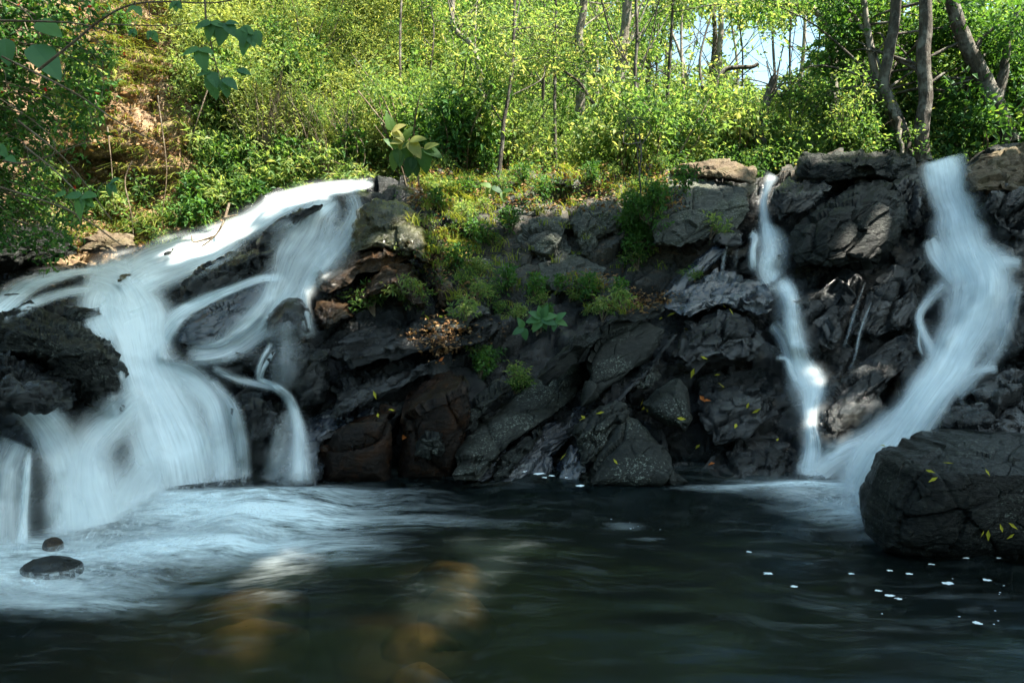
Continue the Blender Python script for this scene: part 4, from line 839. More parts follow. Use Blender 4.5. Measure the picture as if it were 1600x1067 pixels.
tree([(1418, 245), (1410, 205), (1392, 160), (1382, 130), (1390, 80), (1398, 30), (1405, -80)], 9.6, .08, .065, 'twisted grey trunk at the left of the big pair', 'dark', top=PN(1380, 50, 9.6), clumps=14, lsize=.10, spread=(2, 1.3, 1.2), limbs=[dict(p=[(1384, 140, 0), (1396, 170, -.1), (1404, 205, -.2), (1412, 245, -.3)], r=.06, n=0)])
tree([(1442, 252), (1440, 200), (1447, 150), (1443, 90), (1446, 40), (1440, -100)], 9.4, .095, .078, 'straight rough dark trunk right of the twisted one', 'dark', 'bush', top=PN(1460, 50, 9.4), clumps=14, lsize=.10, spread=(2, 1.3, 1.2))
tree([(1572, 222), (1560, 180), (1545, 140), (1530, 110), (1510, 70), (1490, 20), (1470, -80)], 9.6, .13, .08, 'thick leaning trunk with climbing leaves at the right edge', 'dark', 'bush', top=PN(1540, 60, 9.6), clumps=16, lsize=.10, spread=(2.2, 1.3, 1.4),
     limbs=[dict(p=[(1556, 170, 0), (1566, 120, 0), (1575, 70, 0), (1590, 10, 0)], r=.08), dict(p=[(1520, 90, 0), (1535, 60, 0), (1560, 40, 0)], r=.04)])
tree([(1602, 215), (1592, 180), (1598, 130), (1606, 70), (1612, -20)], 9.9, .10, .06, 'dark trunk half cut off by the right edge', 'dark', top=PN(1590, 90, 9.9), clumps=10, lsize=.10, spread=(1.8, 1.2, 1.2))
# thin stems through the wood
for k, (px, Y) in enumerate([(540, 11.5), (575, 12), (625, 11), (690, 12), (720, 13), (845, 12), (870, 10.8), (1040, 11), (1065, 12), (1095, 13), (1155, 12.4), (1230, 11.8), (1262, 12.6), (1330, 11), (1352, 12.5), (1480, 11), (1502, 12), (1530, 11.2), (620, 14), (830, 14), (1020, 14.5), (1210, 14.5)]):
    b = PN(px, 262, Y); b[2] = gz(b[0], b[1]) if px > 650 else PN(px, 200, Y)[2]; h = rng.uniform(3.2, 4.8); l = rng.normal(size=2) * .35
    Wp = [b, b + [l[0] * .3, l[1] * .3, h * .35], b + [l[0] * .2, l[1], h * .7], b + [l[0] * 1.3, l[1] * 1.2, h]]
    tree(None, Y, rng.uniform(.018, .045), .012, 'thin tree among many in the sunny wood behind the falls', random.choice(['dark', 'pale', 'dark']), random.choice(['forest', 'yellow', 'forest']),
         clumps=7, spread=(1.1, 1., 1.3), crad=.42, nper=190, lsize=.075, group='thin trees in the wood', world=Wp, top=b + [0, 0, h * .72])
# taller trees farther back fill the wood
for k in range(34):
    px = 560 + 1080 * (k + .5) / 34 + rng.uniform(-25, 25); Y = rng.uniform(15, 24); b = PN(px, 250, Y); b[2] = float(gz(b[0], b[1])); h = rng.uniform(6, 9); l = rng.normal(size=2) * .5
    Wp = [b, b + [l[0] * .3, l[1] * .3, h * .35], b + [l[0] * .2, l[1], h * .7], b + [l[0], l[1], h]]
    tree(None, Y, rng.uniform(.06, .13), .03, 'tall tree farther back in the sunny wood', random.choice(['dark', 'pale']), random.choice(['forest', 'yellow']),
         clumps=20, spread=(2.0, 1.8, 2.8), crad=.85, nper=230, lsize=.13, group='tall trees at the back of the wood', world=Wp, top=b + [0, 0, h * .55])
# far-off wood that reads as one mass
LS = Leafs()
for k in range(420):
    px = rng.uniform(480, 1750); Y = rng.uniform(26, 36); z = rng.uniform(1.5, 15); p = PN(px, 200, Y); p[2] = z
    clump(LS, p, rng.uniform(.9, 1.7), 110, .30, lvb=.2)
tag(link('far_wood', LS.mesh('far_wood', LEAF['yellow'])), 'sunlit mass of distant foliage behind all the trees', 'wood', kind='stuff')

# ---------------------------------------------------------------- shrubs, copied
def make_shrub(leaf, n, h, size, crad=.22, width=.42, name='shrub', nper=50):
    root = empty(name); T = Tubes(); LS = Leafs()
    for k in range(n):
        a = rng.uniform(0, 2 * PI); e = np.array([math.cos(a), math.sin(a), 0]) * h * rng.uniform(.05, .6) + np.array([0, 0, h * rng.uniform(.35, 1.)])
        q = spline(np.array([[0, 0, -.05], e * .5 + rng.normal(size=3) * .06 * h + [0, 0, .06], e]), 8); T.add(q, .008 + .006 * h, .003, sides=5)
        for j in range(3):
            clump(LS, q[rng.integers(4, 8)] + rng.normal(size=3) * .06, np.array([1, 1, .7]) * crad, nper, size, width, gap=False)
    link('stems', T.mesh('stems', BARK['twig']), root); link('foliage', LS.mesh('foliage', LEAF[leaf]), root)
    return root
def copy_tree(r):
    c = r.copy(); C.objects.link(c)
    for ch in r.children:
        d = ch.copy(); C.objects.link(d); d.parent = c
    return c
used = set()
def place(proto, loc, s, label, cat, group, rz=None, tilt=0.):
    o = proto if id(proto) not in used else copy_tree(proto); used.add(id(proto))
    o.location = loc; o.scale = (s, s, s); o.rotation_euler = (tilt, 0, rng.uniform(0, 2 * PI) if rz is None else rz)
    return tag(o, label, cat, group)
shr = [make_shrub('forest', 16, 1.2, .075), make_shrub('yellow', 14, 1.1, .085), make_shrub('forest', 18, 1.4, .06, nper=70), make_shrub('bush', 15, 1.0, .09), make_shrub('yellow', 16, 1.5, .07, width=.3), make_shrub('forest', 14, .9, .10, width=.5)]
for k in range(84):
    px = 640 + 1040 * ((k * .618) % 1) + rng.uniform(-10, 10); Y = rng.uniform(9.7, 15.5); p = PN(px, 250, Y)
    place(shr[k % 6], (p[0], Y, float(gz(p[0], Y)) + .05), rng.uniform(.8, 1.5) * (.75 if 1130 < px < 1230 else 1.), 'leafy green shrub in the sunny undergrowth behind the rocks', 'shrub', 'shrubs in the undergrowth behind the rocks')
for k in range(70):
    px = rng.uniform(330, 720); py = rng.uniform(-20, 250); h = bank_hit(px, py)
    if h is None: continue
    place(shr[[1, 4, 0, 5][k % 4]], h - [0, 0, .1], rng.uniform(.45, .95), 'leafy shrub growing on the sunny slope above the left falls', 'shrub', 'shrubs on the sunny slope')
small = [make_shrub('bush', 7, .35, .085, .10, nper=12, name='weed'), make_shrub('forest', 8, .3, .06, .08, nper=16, name='weed'), make_shrub('yellow', 7, .32, .085, .10, nper=13, name='weed', width=.3)]
ps = [(75,330),(120,345),(60,290),(150,340),(230,320),(260,345),(300,330),(320,300),(345,330),(290,360),(230,370),(190,340),(350,290),(380,310),(330,250),(345,210),(370,180),(410,300),(440,270),(480,265),(510,280),(540,265),(575,262),
      (130,150),(150,180),(170,110),(120,210),(190,60),(330,120),(360,230),(310,370),(265,385),(90,370),(40,350),(380,340),(420,285)]
for i in range(60): ps.append((rng.uniform(300, 560), rng.uniform(250, 380)))
ps = ps[:-34]
for i, (px, py) in enumerate(ps):
    h = bank_hit(px, py)
    if h is not None: place(small[i % 3], h, rng.uniform(.8, 1.5), 'small leafy weed rooted in the left earth bank', 'weed', 'weeds on the left bank', tilt=R(15))
# weeds on the rocks
wp = [(690,330),(720,345),(705,370),(740,380),(670,300),(700,300),(735,310),(760,330),(690,400),(715,420),(745,430),(770,380),(800,360),(650,290),(780,300),(820,290),(860,270),(730,285),(755,270),(700,270),
      (770,460),(800,455),(745,470),(720,450),(830,470),(850,480),(780,490),(860,500),(890,470),(905,455),(870,455),(815,500),(745,560),(765,575),(800,600),(805,615),(750,590),(645,470),(642,480),(960,470),(940,500),(1085,440),(1020,330),
      (730,500),(840,520),(930,470),(975,490),(880,300),(930,290),(960,280),(1030,262),(1070,300),(1110,370),(1000,300),(850,310)]
for i, (px, py) in enumerate(wp):
    h, n = rock_hit(px, py)
    if h is not None: place(small[(i * 2) % 3], h, rng.uniform(.4, .75), 'small leafy weed rooted in a crack of the dark rocks', 'weed', 'weeds in the rock cracks', tilt=R(25))
for lab, px, py, s, pr in [('bright fern like weed below the brown rock arch', 582, 488, .9, 1), ('leafy shrub hanging over the grey boulder left of the thin fall', 1030, 395, 1.35, 0), ('upper sprays of the hanging shrub against the grey boulder', 1015, 350, 1.1, 0), ('drooping lower part of the growth beside the leaning bar', 995, 420, .9, 1)]:
    h, n = rock_hit(px, py); place(small[pr] if s < 1 else shr[3], h, s if s < 1 else s * .42, lab, 'shrub', None, tilt=R(30))

# ---------------------------------------------------------------- grass and litter
LS = Leafs()
for k in range(2600):
    px = rng.uniform(300, 690); py = rng.uniform(-60, 235); 
    if px < 380 and py > 110: continue
    h = bank_hit(px, py)
    if h is not None: clump(LS, h + rng.normal(size=3) * .1 + [.05, -.3, .1], np.array([1, 1, .7]) * rng.uniform(.18, .4), 42, .085, .17, lvb=rng.random() * .3)
tag(link('feathery_grass', LS.mesh('feathery_grass', LEAF['feather'])), 'fine feathery yellow green grass glowing on the sunny slope', 'grass', kind='stuff')
LS = Leafs()
for k in range(1500):
    px = rng.uniform(90, 620); py = rng.uniform(-30, 395)
    if rng.random() < .5 and 130 < px < 350 and 150 < py < 340: continue
    h = bank_hit(px, py)
    if h is not None: blades(LS, h, rng.uniform(.12, .35), 12, .1, .9, .009, dirb=(.1, -.4, -.3))
for k in range(520):
    if k < 210: px = max(668, rng.normal(712, 34)); py = rng.uniform(285, 420)
    else: px = rng.uniform(640, 1040); py = rng.uniform(262, 500) if rng.random() < .4 else rng.uniform(255, 300)
    h, n = rock_hit(px, py)
    if h is not None and n[2] > -.1: blades(LS, h, rng.uniform(.08, .24), 12, .07, .8, .008, dirb=(0, -.25, 0))
tag(link('grass', LS.mesh('grass', LEAF['grass'])), 'tufts of thin yellow green grass on the bank and between the dry rocks', 'grass', kind='stuff')
LS = Leafs()
def litter(px, py, fn, sz):
    h = fn(px, py); h = h[0] if isinstance(h, tuple) else h
    if h is None: return
    n = rng.integers(2, 6); p = h + rng.normal(size=(n, 3)) * .04 + [0, -.01, .012]
    LS.add(*leaves(p, rand_dir(n, 0, .3), rand_dir(n, 1.5), sz * rng.uniform(.6, 1.2, n), .5))
for k in range(2600): litter(rng.uniform(100, 600), rng.uniform(20, 395), bank_hit, .07)
for k in range(900): litter(rng.uniform(640, 1060), rng.uniform(255, 330), rock_hit, .06)
for (cx, cy, a, b, n) in [(925, 440, 45, 10, 90), (985, 475, 35, 14, 110), (700, 520, 50, 18, 120), (690, 545, 20, 12, 50), (1010, 470, 40, 10, 60), (700, 390, 40, 40, 140), (730, 460, 30, 20, 60)]:
    for k in range(n): litter(rng.normal(cx, a * .6), rng.normal(cy, b * .6), rock_hit, .045)
tag(link('leaf_litter', LS.mesh('leaf_litter', LEAF['dead'])), 'dry brown fallen leaves and debris caught on the bank and rocks', 'leaf litter', kind='stuff')
# undergrowth that covers the terrace and the slope
LS = Leafs()
for k in range(900):
    px = rng.uniform(600, 1640); Y = rng.uniform(9.5, 16); p = PN(px, 250, Y); p[2] = float(gz(p[0], Y)) + rng.uniform(.05, .7)
    clump(LS, p, rng.uniform(.15, .4), 28, .07)
for k in range(900):
    px = rng.uniform(330, 760); py = rng.uniform(-40, 270); h = bank_hit(px, py)
    if h is not None: clump(LS, h + [0, -.15, .1], rng.uniform(.12, .3), 26, .055)
for k in range(250):
    px = rng.uniform(-60, 560); py = rng.uniform(260, 395); h = bank_hit(px, py)
    if h is not None and not (150 < px < 300 and 200 < py < 335): clump(LS, h + [0, -.1, .05], rng.uniform(.08, .2), 20, .045, gap=False)
for k in range(520):
    px = rng.uniform(670, 1060); py = 252 + 70 * rng.random() ** 1.5; h, n = rock_hit(px, py)
    if h is not None: clump(LS, h, rng.uniform(.06, .16), 18, .045, gap=False)
for k in range(150):
    px = rng.normal(715, 35); py = rng.uniform(290, 440); h, n = rock_hit(px, py)
    if h is not None: clump(LS, h, rng.uniform(.05, .12), 16, .04, gap=False)
for k in range(900):
    px = rng.uniform(640, 920); py = rng.uniform(-40, 240); h = bank_hit(px, py)
    if h is not None: clump(LS, h + [0, -.3, .1], rng.uniform(.2, .5), 26, .10)
for k in range(260):
    px = rng.uniform(1040, 1640); Y = rng.uniform(9.2, 10.5); p = PN(px, 232, Y); clump(LS, p - [0, 0, rng.uniform(0, .3)], rng.uniform(.1, .25), 24, .06)
tag(link('undergrowth', LS.mesh('undergrowth', LEAF['forest'])), 'low mixed leafy undergrowth covering the slope and terrace', 'undergrowth', kind='stuff')

# ---------------------------------------------------------------- left bush hanging over the stream
def leafy_shoot(T, LS, pts, r, nl, size, width=.45, gap=False, spreadl=.05):
    q = spline(np.asarray(pts, float), 24); T.add(q, r, r * .35, sides=5)
    i = rng.integers(3, 24, nl); p = q[i] + rng.normal(size=(nl, 3)) * spreadl
    d = rand_dir(nl, -.35) ; LS.add(*leaves(p, d, rand_dir(nl, 1.0), size * rng.uniform(.6, 1.3, nl), width, rng.random(nl), droop=.2))
for bi, (lab, x0, x1, y0, y1, Yr, ns, sz) in enumerate([
    ('dense dark green bush with red flowers at the upper left corner', -120, 150, -60, 200, (6.4, 7.6), 210, .085),
    ('tangled twiggy bush drooping at the left edge above the stream', -120, 120, 180, 390, (6.2, 7.4), 150, .07)]):
    T = Tubes(); LS = Leafs(); FL = Leafs(); o3 = PN(-160, 60 + bi * 230, 7.4)
    for k in range(ns):
        px = x0 + (x1 - x0) * rng.random() ** 1.25; py = rng.uniform(y0, y1); Y = rng.uniform(*Yr)
        if bi == 0 and py > 120 and px > 150 - (py - 120) * .3: continue
        e = PN(px, py, Y); s = PN(x0 - 60, py - rng.uniform(-40, 120), Y + rng.uniform(.1, .8)); mid = (s + e) / 2 + [0, 0, rng.uniform(.05, .3)]
        leafy_shoot(T, LS, [s, mid, e, e + [rng.uniform(-.05, .2), -.1, -rng.uniform(.05, .35)]], .008, 58, sz)
    root = empty('bush', o3); tag(root, lab, 'bush')
    link('stems', new_mesh('stems', np.concatenate(T.V) - o3, np.concatenate(T.F), BARK['twig']), root); link('foliage', LS.mesh('foliage', LEAF['bush'], o3), root)
    if bi == 0:
        for px, py in [(140, 10), (125, 14), (142, 41), (19, 63), (71, 140), (152, 145), (193, 84), (190, 58), (3, 143), (268, 3), (117, 292), (30, 8), (92, 95)]:
            c = PN(px, py, 6.2) - o3; FLo = Leafs(); n = 7; FLo.add(*leaves(np.repeat(c[None], n, 0), rand_dir(n, -.3), rand_dir(n), .022, .6))
            link('flower', FLo.mesh('flower', LEAF['flower']), root)
def big_leaves(LS, c, dirs, size, width=.62):
    for (dx, dz, s) in dirs:
        d = np.array([dx, rng.uniform(-.5, -.1), dz]); d /= np.linalg.norm(d); nr = np.array([rng.uniform(-.3, .3), -.75, .65])
        nrm = nr; dd, ss, uu = frames(nrm[None], d[None]); dd, ss, uu = dd[0], ss[0], uu[0]; L = size * s; n = 9
        t = np.linspace(0, 1, n); wv = width * .5 * np.sin(PI * np.clip(t, 0, 1) ** .66) ** .75 * L
        mid = np.asarray(c) + dd * (t * L)[:, None] - uu * (.28 * L * t * t)[:, None]
        V = np.stack([mid - ss * wv[:, None] + uu * (wv * .08)[:, None], mid, mid + ss * wv[:, None] + uu * (wv * .08)[:, None]], 1).reshape(-1, 3)
        F = grid_faces(n, 3); F = np.concatenate([F[:, :3], F[:, [0, 2, 3]]]); LS.add(V, F, np.full(len(V), rng.random()))
def leaf_branch(lab, stem, groups, Y, r=.012, size=.17, name='branch', mat='big', cat='branch'):
    q = spline(np.array([PN(a, b, Y + dy) for a, b, dy in stem]), 30); o3 = q[0]; root = empty(name, o3); tag(root, lab, cat)
    T = Tubes(); T.add(q - o3, r, r * .3, sides=6); LS = Leafs()
    for (px, py, s, dirs) in groups:
        c = PN(px, py, Y - .03); j = np.argmin(np.linalg.norm(q - c, axis=1))
        T.add(spline(np.array([q[j], (q[j] + c) / 2 + [0, 0, .03], c]), 6) - o3, r * .35, r * .2, sides=5); big_leaves(LS, c, dirs, size * s)
    link('stem', new_mesh('stem', np.concatenate(T.V), np.concatenate(T.F), BARK['twig']), root); link('leaves', LS.mesh('leaves', LEAF[mat], o3), root)
dn = [(-.5, -.7, 1), (.1, -1, 1), (.6, -.7, .9)]
leaf_branch('long twig with heart shaped blue green leaves hanging at the top left', [(60, 110, .3), (110, 70, .2), (160, 30, .1), (205, 8, 0), (260, 3, 0), (330, 5, 0), (400, -6, 0)],
  [(212, 10, .8, [(-.6, -.3, 1), (.5, -.6, 1)]), (236, 48, .8, [(-.2, -.8, .8), (.5, -.8, 1)]), (275, 2, .7, dn)], 5.0, .011, .115)
leaf_branch('hanging spray of broad heart shaped leaves at the top centre left', [(300, -60, 0), (318, -10, 0), (322, 30, 0), (330, 70, 0), (340, 110, 0), (355, 140, 0)],
  [(330, 34, 1, [(-.8, -.3, .9), (-.2, -.9, 1), (.8, -.2, .8), (.4, -.9, 1)]), (352, 36, 1, [(-.3, -.9, 1.2), (.6, -.6, 1), (.9, .1, .7)]), (378, 42, 1, [(.1, -.9, 1.1), (.8, -.4, .8)]), (388, 52, 1, [(-.3, -1, 1.2), (.5, -.8, .9)]),
   (312, 76, 1, [(-.9, -.2, 1), (.3, -.9, 1.3), (.9, -.2, .9)]), (330, 112, 1, [(-.9, -.1, .8), (.4, -.8, 1), (.1, -1, 1.4)]), (350, 122, 1, [(.8, -.5, 1), (.2, -1, 1)]), (372, 108, .8, [(.7, -.5, .8), (1, -.3, 1)]), (400, 48, .8, [(.3, -1, 1.1)])], 5.0, .009, .135)
leaf_branch('second twig crossing below the long one with few leaves', [(160, 38, .1), (220, 40, 0), (290, 38, 0), (340, 22, 0)], [(208, 46, .6, dn)], 5.5, .006, .11)
leaf_branch('drooping sprig of broad green leaves over the left bank', [(40, 230, .3), (80, 262, .1), (110, 290, 0), (128, 306, 0), (150, 300, 0)],
  [(128, 306, 1.1, [(-.9, .1, 1), (-.1, -1, 1.25), (.5, -.9, .8), (.9, .1, 1), (.8, -.6, .9)]), (104, 302, .8, [(-1, -.1, 1)]), (172, 286, .8, [(-.2, -1, 1), (.7, .4, .9), (.6, -.8, .9)])], 5.3, .008, .13)
leaf_branch('two long dusty broad leaves in the dark bush at upper left', [(30, 10, .2), (50, 30, .1), (62, 60, 0)], [(58, 34, 1.6, [(1, -.45, 1.1)]), (50, 70, 1.9, [(.75, -.7, 1.3)]), (8, 60, 1.6, [(.2, -.9, 1)])], 6.0, .008, .15)
leaf_branch('bluish leaves at the very left edge of the frame', [(-40, 190, .2), (-15, 215, 0), (5, 230, 0)], [(-4, 226, 1, [(.5, -.6, 1), (-.2, -1, 1)]), (10, 245, .8, [(.9, -.3, 1)])], 5.3, .007, .12)
# big leaved plant above the left cascade
leaf_branch('broad leaved plant standing above the top of the left cascade', [(655, 290, 0), (650, 255, 0), (640, 222, 0), (622, 205, 0)],
  [(622, 232, 1, [(-.3, -1, 1.4), (-.7, .6, 1), (.2, -1, 1.2)]), (612, 205, 1, [(-.1, .9, 1.1), (.7, .4, 1), (.9, -.5, 1)]), (640, 220, 1.1, [(.9, .2, 1), (.6, -.8, 1.2), (-.8, -.4, 1), (0, -1, 1.3)]),
   (662, 232, 1.1, [(.9, -.3, 1.2), (.1, -1, 1.4), (.7, .3, .9)]), (645, 245, 1, [(-.3, -1, 1.3), (.3, -1, 1.2)]), (630, 222, 1, [(.4, .9, 1.1), (-.9, .1, 1)])], 8.6, .014, .20, name='plant', cat='plant', mat='forest')
leaf_branch('low plant with broad drooping leaves on the terrace edge', [(772, 320, 0), (770, 300, 0), (768, 290, 0)], [(768, 292, 1, [(-.7, .3, 1), (.8, -.3, 1.2), (.1, -1, 1), (-.5, -.8, 1)]), (785, 300, 1, [(.8, .3, 1), (.4, -1, 1.2)])], 8.7, .008, .14, name='plant', cat='plant', mat='forest')
leaf_branch('rosette weed with pointed leaves on the ridge above the leaning slabs', [(845, 520, 0), (846, 505, 0), (846, 495, 0)],
  [(846, 497, 1, [(-1, -.1, 1), (-.7, .5, .9), (-.2, 1, .8), (.4, .9, .9), (.9, .3, 1), (1, -.3, 1), (.5, -.9, .8), (-.6, -.8, 1)]), (868, 500, .8, [(1, -.3, 1), (.6, .6, 1), (-.3, -1, .9)]), (818, 512, .8, [(-.9, -.4, 1), (-.4, .8, .9), (.2, -1, 1)])], 6.3, .006, .15, name='weed', cat='weed')
# bare twig over the sunny chute
T = Tubes()
for st in ([(358, 318, 8.0), (350, 345, 7.9), (335, 370, 7.85), (305, 392, 7.8), (282, 411, 7.8)], [(335, 370, 7.85), (318, 375, 7.85), (302, 378, 7.8), (299, 368, 7.8)], [(305, 392, 7.8), (318, 402, 7.8)], [(352, 340, 7.9), (372, 336, 7.9)]):
    T.add(spline(np.array([PN(*s) for s in st]), 14), .016, .006, sides=6, wob=.15)
tag(link('branch', T.mesh('branch', BARK['twig'])), 'bare forked brown twig leaning over the sunlit chute', 'branch')
# hanging vines and dead stems on the left bank
for k, (st, Y) in enumerate([([(250, 150), (262, 260), (258, 330)], 9.0), ([(165, 200), (172, 250), (176, 300)], 8.6), ([(0, 88), (110, 140), (190, 190), (250, 235)], 5.8), ([(330, 130), (310, 190), (300, 230)], 9.2),
      ([(0, 30), (120, 40), (180, 60)], 5.9), ([(-10, 290), (120, 330), (190, 380)], 5.6), ([(20, 200), (100, 250), (180, 345)], 5.8), ([(0, 250), (60, 255), (130, 215)], 5.8), ([(200, 250), (195, 290), (205, 330), (212, 365)], 8.6), ([(560, 140), (600, 190), (622, 215)], 8.8), ([(640, 300), (620, 250), (585, 195)], 8.7)]):
    T = Tubes(); T.add(spline(np.array([PN(a, b, Y) for a, b in st]) + rng.normal(size=(len(st), 3)) * .03, 22), .010, .004, sides=5, wob=.2)
    tag(link('vine', T.mesh('vine', BARK['twig'])), 'thin bare stem straggling across the greenery at the left', 'vine', 'bare stems at the left')
# dry bamboo-like canes at the foot of the sunny slope
LS = Tubes()
for k in range(90):
    px = rng.normal(428, 26) if k < 60 else rng.uniform(480, 570); py = rng.uniform(255, 285); h = bank_hit(px, py)
    if h is not None: LS.add(spline(np.array([h, h + [rng.uniform(-.1, .1), -.05, .5], h + [rng.uniform(-.35, .35), -.15, rng.uniform(.8, 1.3)]]), 7), .008, .003, sides=4)
tag(link('canes', LS.mesh('canes', BARK['twig'])), 'upright dry canes crowding the foot of the sunny slope', 'canes', kind='stuff')

# ---------------------------------------------------------------- fallen leaves, one by one
FLn = Leafs(); n = 1; FLn.add(*leaves(np.array([[-.5, 0, 0.]]), np.array([[1., 0, .1]]), np.array([[0, 0, 1.]]), 1., .34, np.array([.4]), fold=.08, droop=-.1)); fa = FLn.mesh('leaf', LEAF['fallen'])
FLn = Leafs(); FLn.add(*leaves(np.array([[-.5, 0, 0.]]), np.array([[1., 0, .1]]), np.array([[0, 0, 1.]]), 1., .5, np.array([1.]), fold=.1, droop=.1)); fb = FLn.mesh('leaf', LEAF['fallen'])
first = True
for px, py, kind in [(1134,476,0),(1140,489,0),(1098,560,0),(1120,588,0),(1126,606,0),(1083,582,0),(1168,633,0),(1148,668,0),(1062,655,0),(1215,690,0),(1112,727,1),(1098,624,1),(1105,628,1),(911,658,0),(912,655,0),(999,628,0),(1005,634,0),(940,648,0),
     (962,723,0),(883,716,0),(666,499,0),(610,643,0),(584,617,0),(634,683,1),(592,652,0),(1459,752,0),(1482,728,0),(1545,836,0),(1562,826,0),(1578,822,0),(1530,829,0),(1540,740,0),(1033,500,0),(688,560,1),(1075,512,0),(1050,494,0),
     (1455,740,0),(1380,700,0),(1180,640,0),(1090,700,0),(1015,640,0),(1575,835,0),(690,498,0)]:
    h, nn = rock_hit(px, py)
    if h is None: continue
    o = link('leaf', fb if kind else fa); s = rng.uniform(.055, .09) * (h[1] / 5.2); o.scale = (s, s, s)
    o.location = h + nn * .012; o.rotation_euler = (Vector(nn).to_track_quat('Z', 'X').to_matrix() @ __import__('mathutils').Matrix.Rotation(rng.uniform(0, 6), 3, 'Z')).to_euler()
    tag(o, 'small orange red fallen leaf stuck to the wet black rock' if kind else 'small yellow fallen leaf stuck to the dark rock', 'leaf', 'orange fallen leaves' if kind else 'yellow fallen leaves')
# foam flecks drifting on the pool
m = M('foam_fleck'); FOAMM = m.done(m.n('BsdfDiffuse', None, Color=(.75, .82, .85, 1)).outputs[0])
Vs = []; Fs = []; n = 0
flecks = [(905,765,14),(842,746,16),(862,749,10),(850,752,8),(885,752,6),(818,742,18),(1390,940,14),(1372,932,10),(1404,945,9),(1525,983,14),(1560,880,8),(1420,905,10),(1480,920,16),(1455,890,9),(1540,915,12),(1330,905,9),(1200,905,12),(1240,925,10),(1390,900,8),(1510,880,8),(1170,870,8)]
for k in range(9): flecks.append((rng.uniform(1230, 1600), rng.uniform(870, 1000), rng.uniform(1.5, 4)))
for k in range(7): flecks.append((rng.normal(985, 28), rng.normal(833, 14), rng.uniform(1, 3)))
for (px, py, s) in flecks:
    c = onz(px, py, .0); c[2] = .03; r = s / F * c[1] * .36; th = np.linspace(0, 2 * PI, 15)[:-1]
    q = r * (1 + .3 * rng.normal(size=14)); ring = np.stack([np.cos(th) * q * 1.5, np.sin(th) * q * .9, np.zeros(14)], 1) + c
    Vs.append(np.concatenate([ring, [c + [0, 0, r * .25]]])); Fs.append(np.array([[i, (i + 1) % 14, 14] for i in range(14)]) + n); n += 15
tag(link('foam', new_mesh('foam', np.concatenate(Vs), np.concatenate(Fs), FOAMM)), 'small white flecks of foam drifting on the dark pool', 'foam', kind='stuff')

# ---------------------------------------------------------------- unseen trees added around the pool to shade the rocks and cut sky light
for px, py, r in [(560,290,.3),(520,300,.4),(470,310,.45),(420,335,.4),(370,365,.4),(310,395,.4),(640,350,.14),(662,390,.16),(560,410,.3),(520,440,.25),(600,400,.16),(640,520,.22),(700,510,.2),(720,525,.18),(700,350,.34),(735,320,.35),(700,400,.3),(750,330,.35),
                  (1235,530,.12),(1255,595,.14),(1340,430,.34),(1305,440,.26),(1360,590,.34),(1285,570,.2),(1400,560,.2),(1380,605,.15),(1330,625,.24),(1310,650,.2),(1380,575,.2),(1215,520,.15),(560,505,.1),(450,590,.05),(1490,390,.08),(1040,290,.25),(1095,275,.22),(880,300,.25),(1130,262,.3),(500,480,.2),(870,390,.15),(990,330,.12),
                  (640,240,.3),(1280,250,.2),(1560,240,.2),(300,780,.04)]:
    h, n = rock_hit(px, py)
    if h is not None: LIT.append((h, r))
for px, py, r in [(425, 795, .02), (440, 858, .02)]: LIT.append((onz(px, py), r))
LITP = np.array([a for a, b in LIT]); LITR = np.array([b for a, b in LIT])
def shade_keep(P):
    """leaves that would cover a sun fleck of the photograph are left out of the crown"""
    D = P[:, None] - LITP[None]; t = (D * SUNW).sum(-1); d = np.linalg.norm(D - t[..., None] * SUNW, axis=-1)
    lit = ((d < (LITR * .85 + .06)[None] * (1 + .45 * vnoise(P * 5., 33)[:, None]) + .05) & (t > 0)).any(1)
    x, y = to_px(P); infr = (P[:, 1] > 0) & (y > -25) & (x > -40) & (x < 1640)
    return ~lit & ~infr
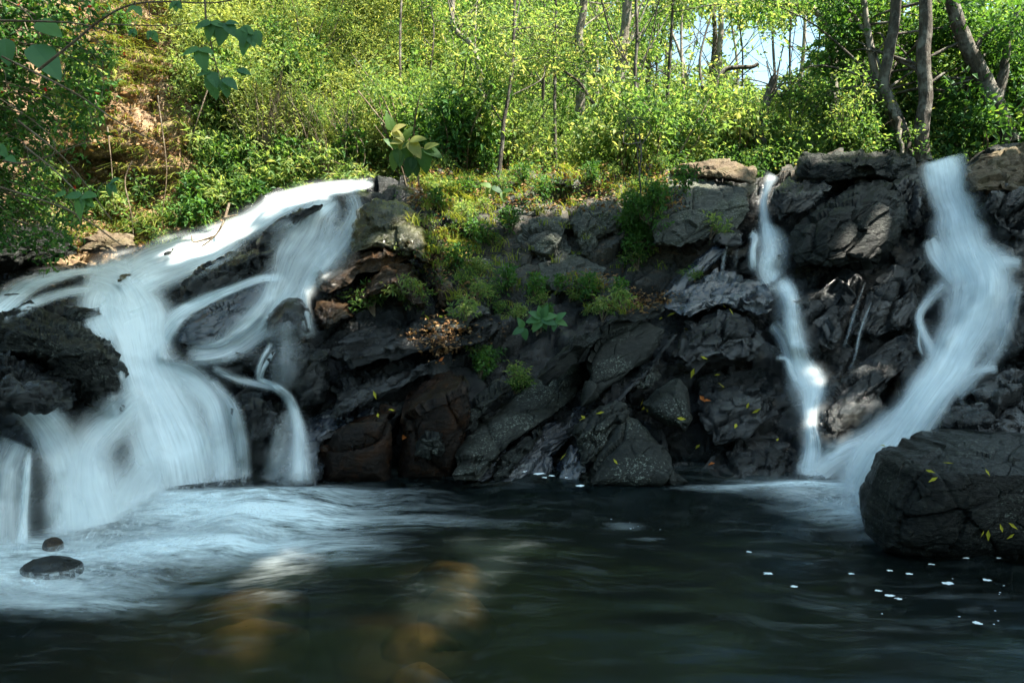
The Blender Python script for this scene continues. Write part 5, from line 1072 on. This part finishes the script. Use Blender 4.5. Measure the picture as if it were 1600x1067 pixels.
def shade_tree(base, h, cx, cy, rx, ry, zc, rz, nleaf, lab):
    S = spline(np.array([base, np.array(base) + [(cx - base[0]) * .2, (cy - base[1]) * .2, h * .5], [cx, cy, h]], float), 14); root = empty('tree', base); o3 = np.array(base, float)
    T = Tubes(); T.add(S - o3, .22, .08, sides=10, wob=.06); link('trunk', T.mesh('trunk', BARK['dark']), root)
    q = rand_dir(nleaf) * (rng.random(nleaf) ** .45)[:, None] * [rx, ry, rz] + [cx, cy, zc]
    cl = vnoise(q * 1.3, 9) > -.45; q = q[cl]; q = q[shade_keep(q)]
    LS = Leafs(); LS.add(*leaves(q, rand_dir(len(q), -.1), rand_dir(len(q), 1.), .30 * rng.uniform(.7, 1.2, len(q)), .55)); link('crown', LS.mesh('crown', LEAF['forest'], o3), root)
    B = Tubes()
    for k in range(12):
        e = np.array([cx, cy, zc]) + rand_dir(1)[0] * [rx * .7, ry * .7, rz * .5]
        if shade_keep(e[None])[0]: B.add(spline(np.array([S[8], (S[8] + e) / 2 + [0, 0, .2], e]), 8) - o3, .05, .015, sides=5)
    if B.n: link('limbs', B.mesh('limbs', BARK['dark']), root)
    return tag(root, lab, 'tree')
shade_tree((9.0, 5.2, 1.5), 14.5, 5.2, 4.3, 3.4, 2.6, 14.2, 1.2, 24000, 'unseen tall tree added right of the pool leaning over it, its crown shading the middle rocks')
shade_tree((10.5, 4.4, 2.0), 14.5, 9.2, 4.4, 3.4, 2.6, 14.0, 1.3, 22000, 'unseen tall tree added right of the pool to shade the wide fall')
shade_tree((9.5, 1.0, 1.8), 14, 6.4, .6, 4.2, 2.6, 13.8, 1.3, 26000, 'unseen tall tree added right of the camera to shade the pool')
shade_tree((12.5, 1.4, 2.6), 14, 11.6, 1.6, 3.2, 2.8, 14.0, 1.3, 16000, 'unseen tall straight tree added for shade farther right of the camera')
shade_tree((13.2, 5.8, 2.9), 14.5, 12.4, 5.3, 2.6, 2.2, 14.0, 1.3, 12000, 'unseen tall tree added behind the right bank to shade the skyline rocks')
shade_tree((-3.5, -5.0, 1.5), 7, -3.0, -4.6, 3.4, 1.6, 5.0, 2.6, 9000, 'unseen bushy tree added behind the camera at the left to cut sky light')
shade_tree((3.0, -5.4, 1.6), 7, 2.6, -5.0, 3.6, 1.6, 5.0, 2.6, 9000, 'unseen bushy tree added behind the camera at the right to cut sky light')
shade_tree((-8.5, 2.5, 1.2), 8, -7.6, 2.8, 2.2, 3.0, 5.5, 2.4, 9000, 'unseen broad tree added on the left bank of the pool to cut sky light')
